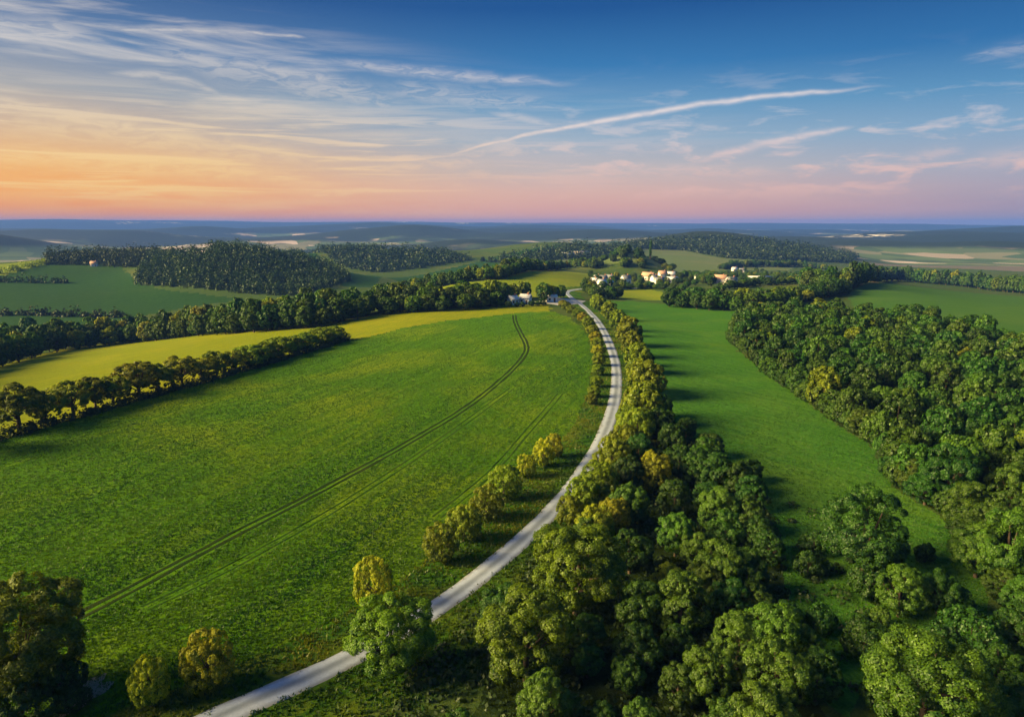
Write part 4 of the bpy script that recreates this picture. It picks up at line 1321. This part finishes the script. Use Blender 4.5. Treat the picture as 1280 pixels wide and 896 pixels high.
house(708, 319.5, 26.0, 12.0, 5.0, .1, M_WALL, M_ROOFB, 'pale long shed far behind the hill field, left of two', 2.0, True, False, 1, 'far sheds', 'shed', 'shed')
house(722, 318.5, 40.0, 14.0, 6.0, -.05, M_WALLP, M_ROOFB, 'pale long shed far behind the hill field, right of two', 2.0, True, False, 1, 'far sheds', 'shed', 'shed')
house(118, 333.0, 7.2, 5.4, 3.6, .3, M_WALLP, M_ROOFO, 'lone pinkish farmhouse at the wood edge in the left valley', 3.0, group=None, name='farmhouse')
# ------------------------------------------------------------------ camera
cam = bpy.data.cameras.new('camera')
cam.sensor_width = 36
cam.lens = 36 * FPX / 1280
cam.clip_end = 60000
cam.clip_start = 1
co = link('camera', cam, None, (0, 0, HC))
co.rotation_euler = (R(90) - PITCH, 0, 0)
scene.camera = co

# ------------------------------------------------------------------ sun
SUN_AZ, SUN_EL = R(-100), R(24)
sd = bpy.data.lights.new('sun', 'SUN')
sd.energy = 5.0
sd.angle = R(30)
sd.color = (1.0, 0.76, 0.32)
so = link('sun', sd, None, (-300, 150, 200))
sv = Vector((math.sin(SUN_AZ) * math.cos(SUN_EL), math.cos(SUN_AZ) * math.cos(SUN_EL), math.sin(SUN_EL)))
so.rotation_euler = sv.to_track_quat('Z', 'Y').to_euler()

# ------------------------------------------------------------------ haze
hz, t = material('haze_air')
pv = t.n('ShaderNodeVolumePrincipled')
pv.inputs['Color'].default_value = (0.09, 0.22, 0.85, 1)
pv.inputs['Density'].default_value = HAZE
pv.inputs['Anisotropy'].default_value = 0.0
o = t.n('ShaderNodeOutputMaterial')
t.set(o.inputs['Volume'], pv.outputs[0])
zlo, zhi = float(ALLV[:, 2].min()) - 1.0, max(float(ALLV[:, 2].max()), HC) + 6
b = 14300.0
HV = [(x, y, z) for z in (zlo, zhi) for y in (-b, b) for x in (-b, b)]
HF = [(0, 2, 3, 1), (4, 5, 7, 6), (0, 1, 5, 4), (2, 6, 7, 3), (0, 4, 6, 2), (1, 3, 7, 5)]
hb = link('haze', np_mesh('haze', HV, HF, mats=(hz,)))
hb['kind'] = 'stuff'

# ------------------------------------------------------------------ sky
w = bpy.data.worlds.new('World')
scene.world = w
w.use_nodes = True
t = NT(w.node_tree)
gen = t.n('ShaderNodeTexCoord').outputs['Generated']
nrmv = t.n('ShaderNodeVectorMath', operation='NORMALIZE')
t.set(nrmv.inputs[0], gen)
sx = t.n('ShaderNodeSeparateXYZ')
t.set(sx.inputs[0], nrmv.outputs[0])
AZ = t.m('MULTIPLY', t.m('ARCTAN2', sx.outputs[0], sx.outputs[1]), 180 / math.pi)       # degrees, 0 = along the road, + to the right
EL = t.m('MULTIPLY', t.m('ARCSINE', sx.outputs[2]), 180 / math.pi)
e = t.m('DIVIDE', EL, 30.0, clamp=True)
E = lambda d: max(0.0, min(1.0, d / 30.0))


def px_sky(u, v):
    dx, dy, dz = px_dir(u, v)
    return math.degrees(math.atan2(dx, dy)), math.degrees(math.atan2(dz, math.hypot(dx, dy)))


left = t.ramp(e, [(E(0), lin(240, 150, 88)), (E(1.2), lin(253, 158, 62)), (E(2.6), lin(255, 172, 68)), (E(4.2), lin(246, 182, 100)), (E(6.5), lin(214, 180, 146)), (E(9), lin(170, 168, 168)),
                  (E(12), lin(100, 130, 168)), (E(16), lin(44, 86, 142)), (E(30), lin(76, 112, 158))])  # highest stop of each ramp brightened, added soft fill from the unseen zenith
mid = t.ramp(e, [(E(0), lin(233, 160, 140)), (E(1.2), lin(230, 168, 150)), (E(2.6), lin(222, 178, 164)), (E(4.2), lin(196, 182, 180)), (E(6.5), lin(152, 174, 194)), (E(9), lin(104, 154, 192)),
                 (E(12), lin(46, 118, 176)), (E(16), lin(4, 78, 144)), (E(30), lin(54, 110, 164))])
right = t.ramp(e, [(E(0), lin(148, 138, 158)), (E(1.2), lin(152, 140, 166)), (E(2.6), lin(160, 154, 176)), (E(4.2), lin(150, 164, 188)), (E(6.5), lin(120, 160, 194)), (E(9), lin(76, 138, 184)),
                   (E(12), lin(22, 102, 164)), (E(16), lin(0, 76, 140)), (E(30), lin(46, 104, 160))])
# the glow sits round the sun's bearing on the left; it fades again behind the camera
a1 = t.smooth(AZ, -38.0, 6.0)
a2 = t.smooth(AZ, 4.0, 46.0)
sky = t.mix(a2, t.mix(a1, left, mid), right)
back = t.smooth(AZ, -170.0, -110.0)
sky = t.mix(back, right, sky)

def noise2(vec, detail=3, rough=.55, dist=0.0):
    o = t.n('ShaderNodeTexNoise', noise_dimensions='2D', i_Scale=1.0, i_Detail=detail, i_Roughness=rough, i_Distortion=dist)
    t.set(o.inputs['Vector'], vec)
    return o.outputs['Fac']


# cirrus: wind-drawn streaks across the dome, denser towards the glow
comb = t.n('ShaderNodeCombineXYZ')
t.set(comb.inputs[0], AZ); t.set(comb.inputs[1], EL)
P = comb.outputs[0]
wsp = noise2(t.mapping(P, rot=(0, 0, R(7)), scale=(0.035, 0.42, 1)), 6, 0.58, 0.5)
wsp2 = noise2(t.mapping(P, rot=(0, 0, R(11)), scale=(0.09, 1.1, 1), loc=(3, 8, 0)), 5, 0.62, 0.4)
wsp3 = noise2(t.mapping(P, rot=(0, 0, R(-5)), scale=(0.16, 0.75, 1), loc=(13, 2, 0)), 5, 0.6, 0.25)
lft = t.m('SUBTRACT', 1.0, t.smooth(AZ, -34.0, 8.0))
low = t.m('SUBTRACT', 1.0, t.smooth(EL, 3.0, 13.0))
band = t.m('MULTIPLY', t.smooth(t.m('ADD', EL, t.m('MULTIPLY', AZ, 0.16)), -6.0, -1.0), t.m('SUBTRACT', 1.0, t.smooth(t.m('ADD', EL, t.m('MULTIPLY', AZ, 0.16)), 9.0, 13.0)))
c1 = t.m('MULTIPLY', t.smooth(t.m('ADD', t.m('MULTIPLY', wsp, .72), t.m('MULTIPLY', wsp2, .28)), .44, .68), t.m('MULTIPLY', t.m('ADD', t.m('MULTIPLY', lft, .62), .14), band))
c2 = t.m('MULTIPLY', t.smooth(wsp3, .50, .70), t.m('MULTIPLY', t.m('MULTIPLY', low, t.smooth(EL, 1.2, 3.5)), t.smooth(AZ, -12.0, 4.0)))
c2 = t.m('MULTIPLY', c2, .75)
wsp4 = noise2(t.mapping(P, rot=(0, 0, R(9)), scale=(.07, 1.5, 1), loc=(5, 1, 0)), 5, .6, .4)
c3 = t.m('MULTIPLY', t.smooth(wsp4, .46, .66), t.m('MULTIPLY', t.m('MULTIPLY', t.m('SUBTRACT', 1.0, t.smooth(AZ, -12.0, 22.0)), t.smooth(EL, .8, 2.5)), t.m('SUBTRACT', 1.0, t.smooth(EL, 6.0, 11.0))))
c3 = t.m('MULTIPLY', c3, .75)
cl = t.m('MAXIMUM', t.m('MAXIMUM', c1, c2), c3)


NW = noise2(t.mapping(P, scale=(.35, .2, 1)), 2, .5)
NR = noise2(t.mapping(P, scale=(.5, 2.2, 1), loc=(4, 7, 0)), 4, .65, .6)


def streak(p0, p1, p2, w0, w1, amp, wig=0.25, ragged=0.5, fade=(0.12, 0.12)):
    """long thin cloud through three sky directions (azimuth, elevation): quadratic in azimuth"""
    (x0, y0), (x1, y1), (x2, y2) = [px_sky(*p) for p in (p0, p1, p2)]
    A = np.linalg.solve(np.array([[1, x0, x0 * x0], [1, x1, x1 * x1], [1, x2, x2 * x2]]), np.array([y0, y1, y2]))
    cv = t.m('ADD', A[0], t.m('MULTIPLY', AZ, t.m('ADD', A[1], t.m('MULTIPLY', AZ, A[2]))))
    nz = t.m('MULTIPLY', t.m('SUBTRACT', NW, .5), wig)
    d = t.m('ADD', t.m('SUBTRACT', EL, cv), nz)
    f = t.m('DIVIDE', t.m('SUBTRACT', AZ, x0), x2 - x0)
    wd = t.m('ADD', w0, t.m('MULTIPLY', t.m('SUBTRACT', 1.0, t.m('POWER', t.m('ABSOLUTE', t.m('SUBTRACT', t.m('MULTIPLY', f, 2.0), 1.0)), 2.0), clamp=True), w1 - w0))
    q = t.m('DIVIDE', d, wd)
    g = t.m('EXPONENT', t.m('MULTIPLY', t.m('MULTIPLY', q, q), -1.0))
    rg = t.m('ADD', 1 - ragged, t.m('MULTIPLY', t.smooth(NR, .35, .62), ragged))
    en = t.m('MULTIPLY', t.smooth(f, 0.0, fade[0]), t.m('SUBTRACT', 1.0, t.smooth(f, 1 - fade[1], 1.0)))
    return t.m('MULTIPLY', t.m('MULTIPLY', g, en), t.m('MULTIPLY', rg, amp))


for s in (streak((520, 205), (790, 144), (1130, 107), .07, .20, .95, .35, .25, (.15, .2)),
          streak((130, 37), (250, 39), (392, 48), .10, .17, .6, .25, .4),
          streak((360, 66), (540, 92), (745, 106), .12, .40, .5, .5, .55, (.3, .3)),
          streak((840, 212), (940, 184), (1076, 158), .08, .30, .75, .4, .4, (.3, .15)),
          streak((-60, 18), (40, 40), (170, 52), .3, .9, .6, .6, .5, (.1, .5)),
          streak((600, 138), (655, 150), (720, 164), .1, .35, .45, .3, .4, (.3, .3)),
          streak((140, 55), (330, 92), (560, 150), .3, 1.1, .40, 1.0, .8, (.2, .3)),
          streak((440, 105), (580, 122), (720, 135), .3, .8, .35, 1.0, .8, (.3, .3)),
          streak((-40, 150), (180, 175), (460, 205), .3, 1.0, .45, .8, .7, (.1, .3)),
          streak((1110, 206), (1160, 193), (1215, 188), .15, .45, .35, .6, .7, (.3, .3)),
          streak((1180, 215), (1240, 200), (1330, 186), .2, .5, .4, .6, .6, (.3, .3)),
          streak((740, 190), (790, 184), (850, 186), .2, .6, .4, .6, .8, (.3, .3)),
          streak((1190, 78), (1250, 66), (1330, 52), .1, .35, .3, .4, .7, (.4, .1)),
          streak((-60, 120), (110, 150), (330, 196), .25, .7, .6, .7, .6, (.1, .3)),
          streak((-60, 190), (150, 205), (420, 226), .3, .8, .6, .6, .6, (.1, .3)),
          streak((120, 95), (260, 112), (300, 132), .1, .3, .45, .4, .6, (.3, .3)),
          streak((240, 142), (370, 140), (470, 166), .2, .5, .45, .6, .7, (.3, .3)),
          streak((180, 62), (330, 88), (470, 106), .2, .6, .5, .6, .6, (.2, .3)),
          streak((420, 215), (520, 208), (640, 196), .15, .45, .5, .5, .7, (.3, .3)),
          streak((740, 212), (850, 214), (1000, 216), .2, .5, .45, .6, .8, (.3, .3)),
          streak((860, 158), (890, 160), (920, 161), .05, .2, .3, .3, .5, (.4, .4))):
    cl = t.m('MAXIMUM', cl, s)
ccol = t.mix(t.smooth(EL, 2.0, 11.0), lin(250, 196, 140), lin(236, 222, 214))
ccol = t.mix(t.smooth(AZ, -28.0, 12.0), t.mix(t.smooth(EL, 3.0, 12.0), lin(255, 214, 136), lin(238, 226, 212)), t.mix(t.smooth(EL, 2.0, 9.0), lin(238, 186, 172), lin(232, 220, 218)))
plain = t.mix(t.smooth(EL, -3.0, -0.3), (0.05, 0.06, 0.05, 1), sky)
sky = t.mix(t.m('MULTIPLY', cl, .95, clamp=True), sky, ccol)
# below the horizon the dome is the dull ground colour
sky = t.mix(t.smooth(EL, -3.0, -0.3), (0.05, 0.06, 0.05, 1), sky)
ns = t.n('ShaderNodeTexSky')
ns.sky_type = 'NISHITA'
ns.sun_disc = False
ns.sun_elevation = SUN_EL
ns.sun_rotation = SUN_AZ
ns.altitude = 300
SKYK = 2 ** -EXPO
bg0 = t.n('ShaderNodeBackground', i_Strength=SKYK)
t.set(bg0.inputs[0], plain)
bg1 = t.n('ShaderNodeBackground', i_Strength=SKYK)
t.set(bg1.inputs[0], sky)
bg2 = t.n('ShaderNodeBackground', i_Strength=0.05)
t.set(bg2.inputs[0], ns.outputs[0])
# the cloud belt hangs between the horizon and 24 degrees; above and below it the dome is plain
gate = t.m('MULTIPLY', t.smooth(EL, -1.0, 0.0), t.m('SUBTRACT', 1.0, t.smooth(EL, 20.0, 24.0)))
gate = t.m('MULTIPLY', gate, t.m('MULTIPLY', t.smooth(AZ, -95.0, -75.0), t.m('SUBTRACT', 1.0, t.smooth(AZ, 75.0, 95.0))))
ms = t.n('ShaderNodeMixShader')
t.set(ms.inputs[0], gate); t.set(ms.inputs[1], bg0.outputs[0]); t.set(ms.inputs[2], bg1.outputs[0])
mx = t.n('ShaderNodeMixShader', i_0=0.05)
t.set(mx.inputs[1], ms.outputs[0]); t.set(mx.inputs[2], bg2.outputs[0])
o = t.n('ShaderNodeOutputWorld')
t.set(o.inputs[0], mx.outputs[0])
w.cycles.sampling_method = 'MANUAL'
w.cycles.sample_map_resolution = 512

# ------------------------------------------------------------------ render settings
scene.view_settings.view_transform = 'Standard'
scene.view_settings.look = 'None'
scene.view_settings.exposure = EXPO
scene.view_settings.gamma = 1.0
c = scene.cycles
c.use_denoising = True
c.denoiser = 'OPENIMAGEDENOISE'
c.max_bounces = 5
c.diffuse_bounces = 2
c.glossy_bounces = 1
c.transmission_bounces = 3
c.transparent_max_bounces = 4
c.volume_bounces = 1
c.use_adaptive_sampling = True
c.adaptive_threshold = 0.012
c.sample_clamp_indirect = 4
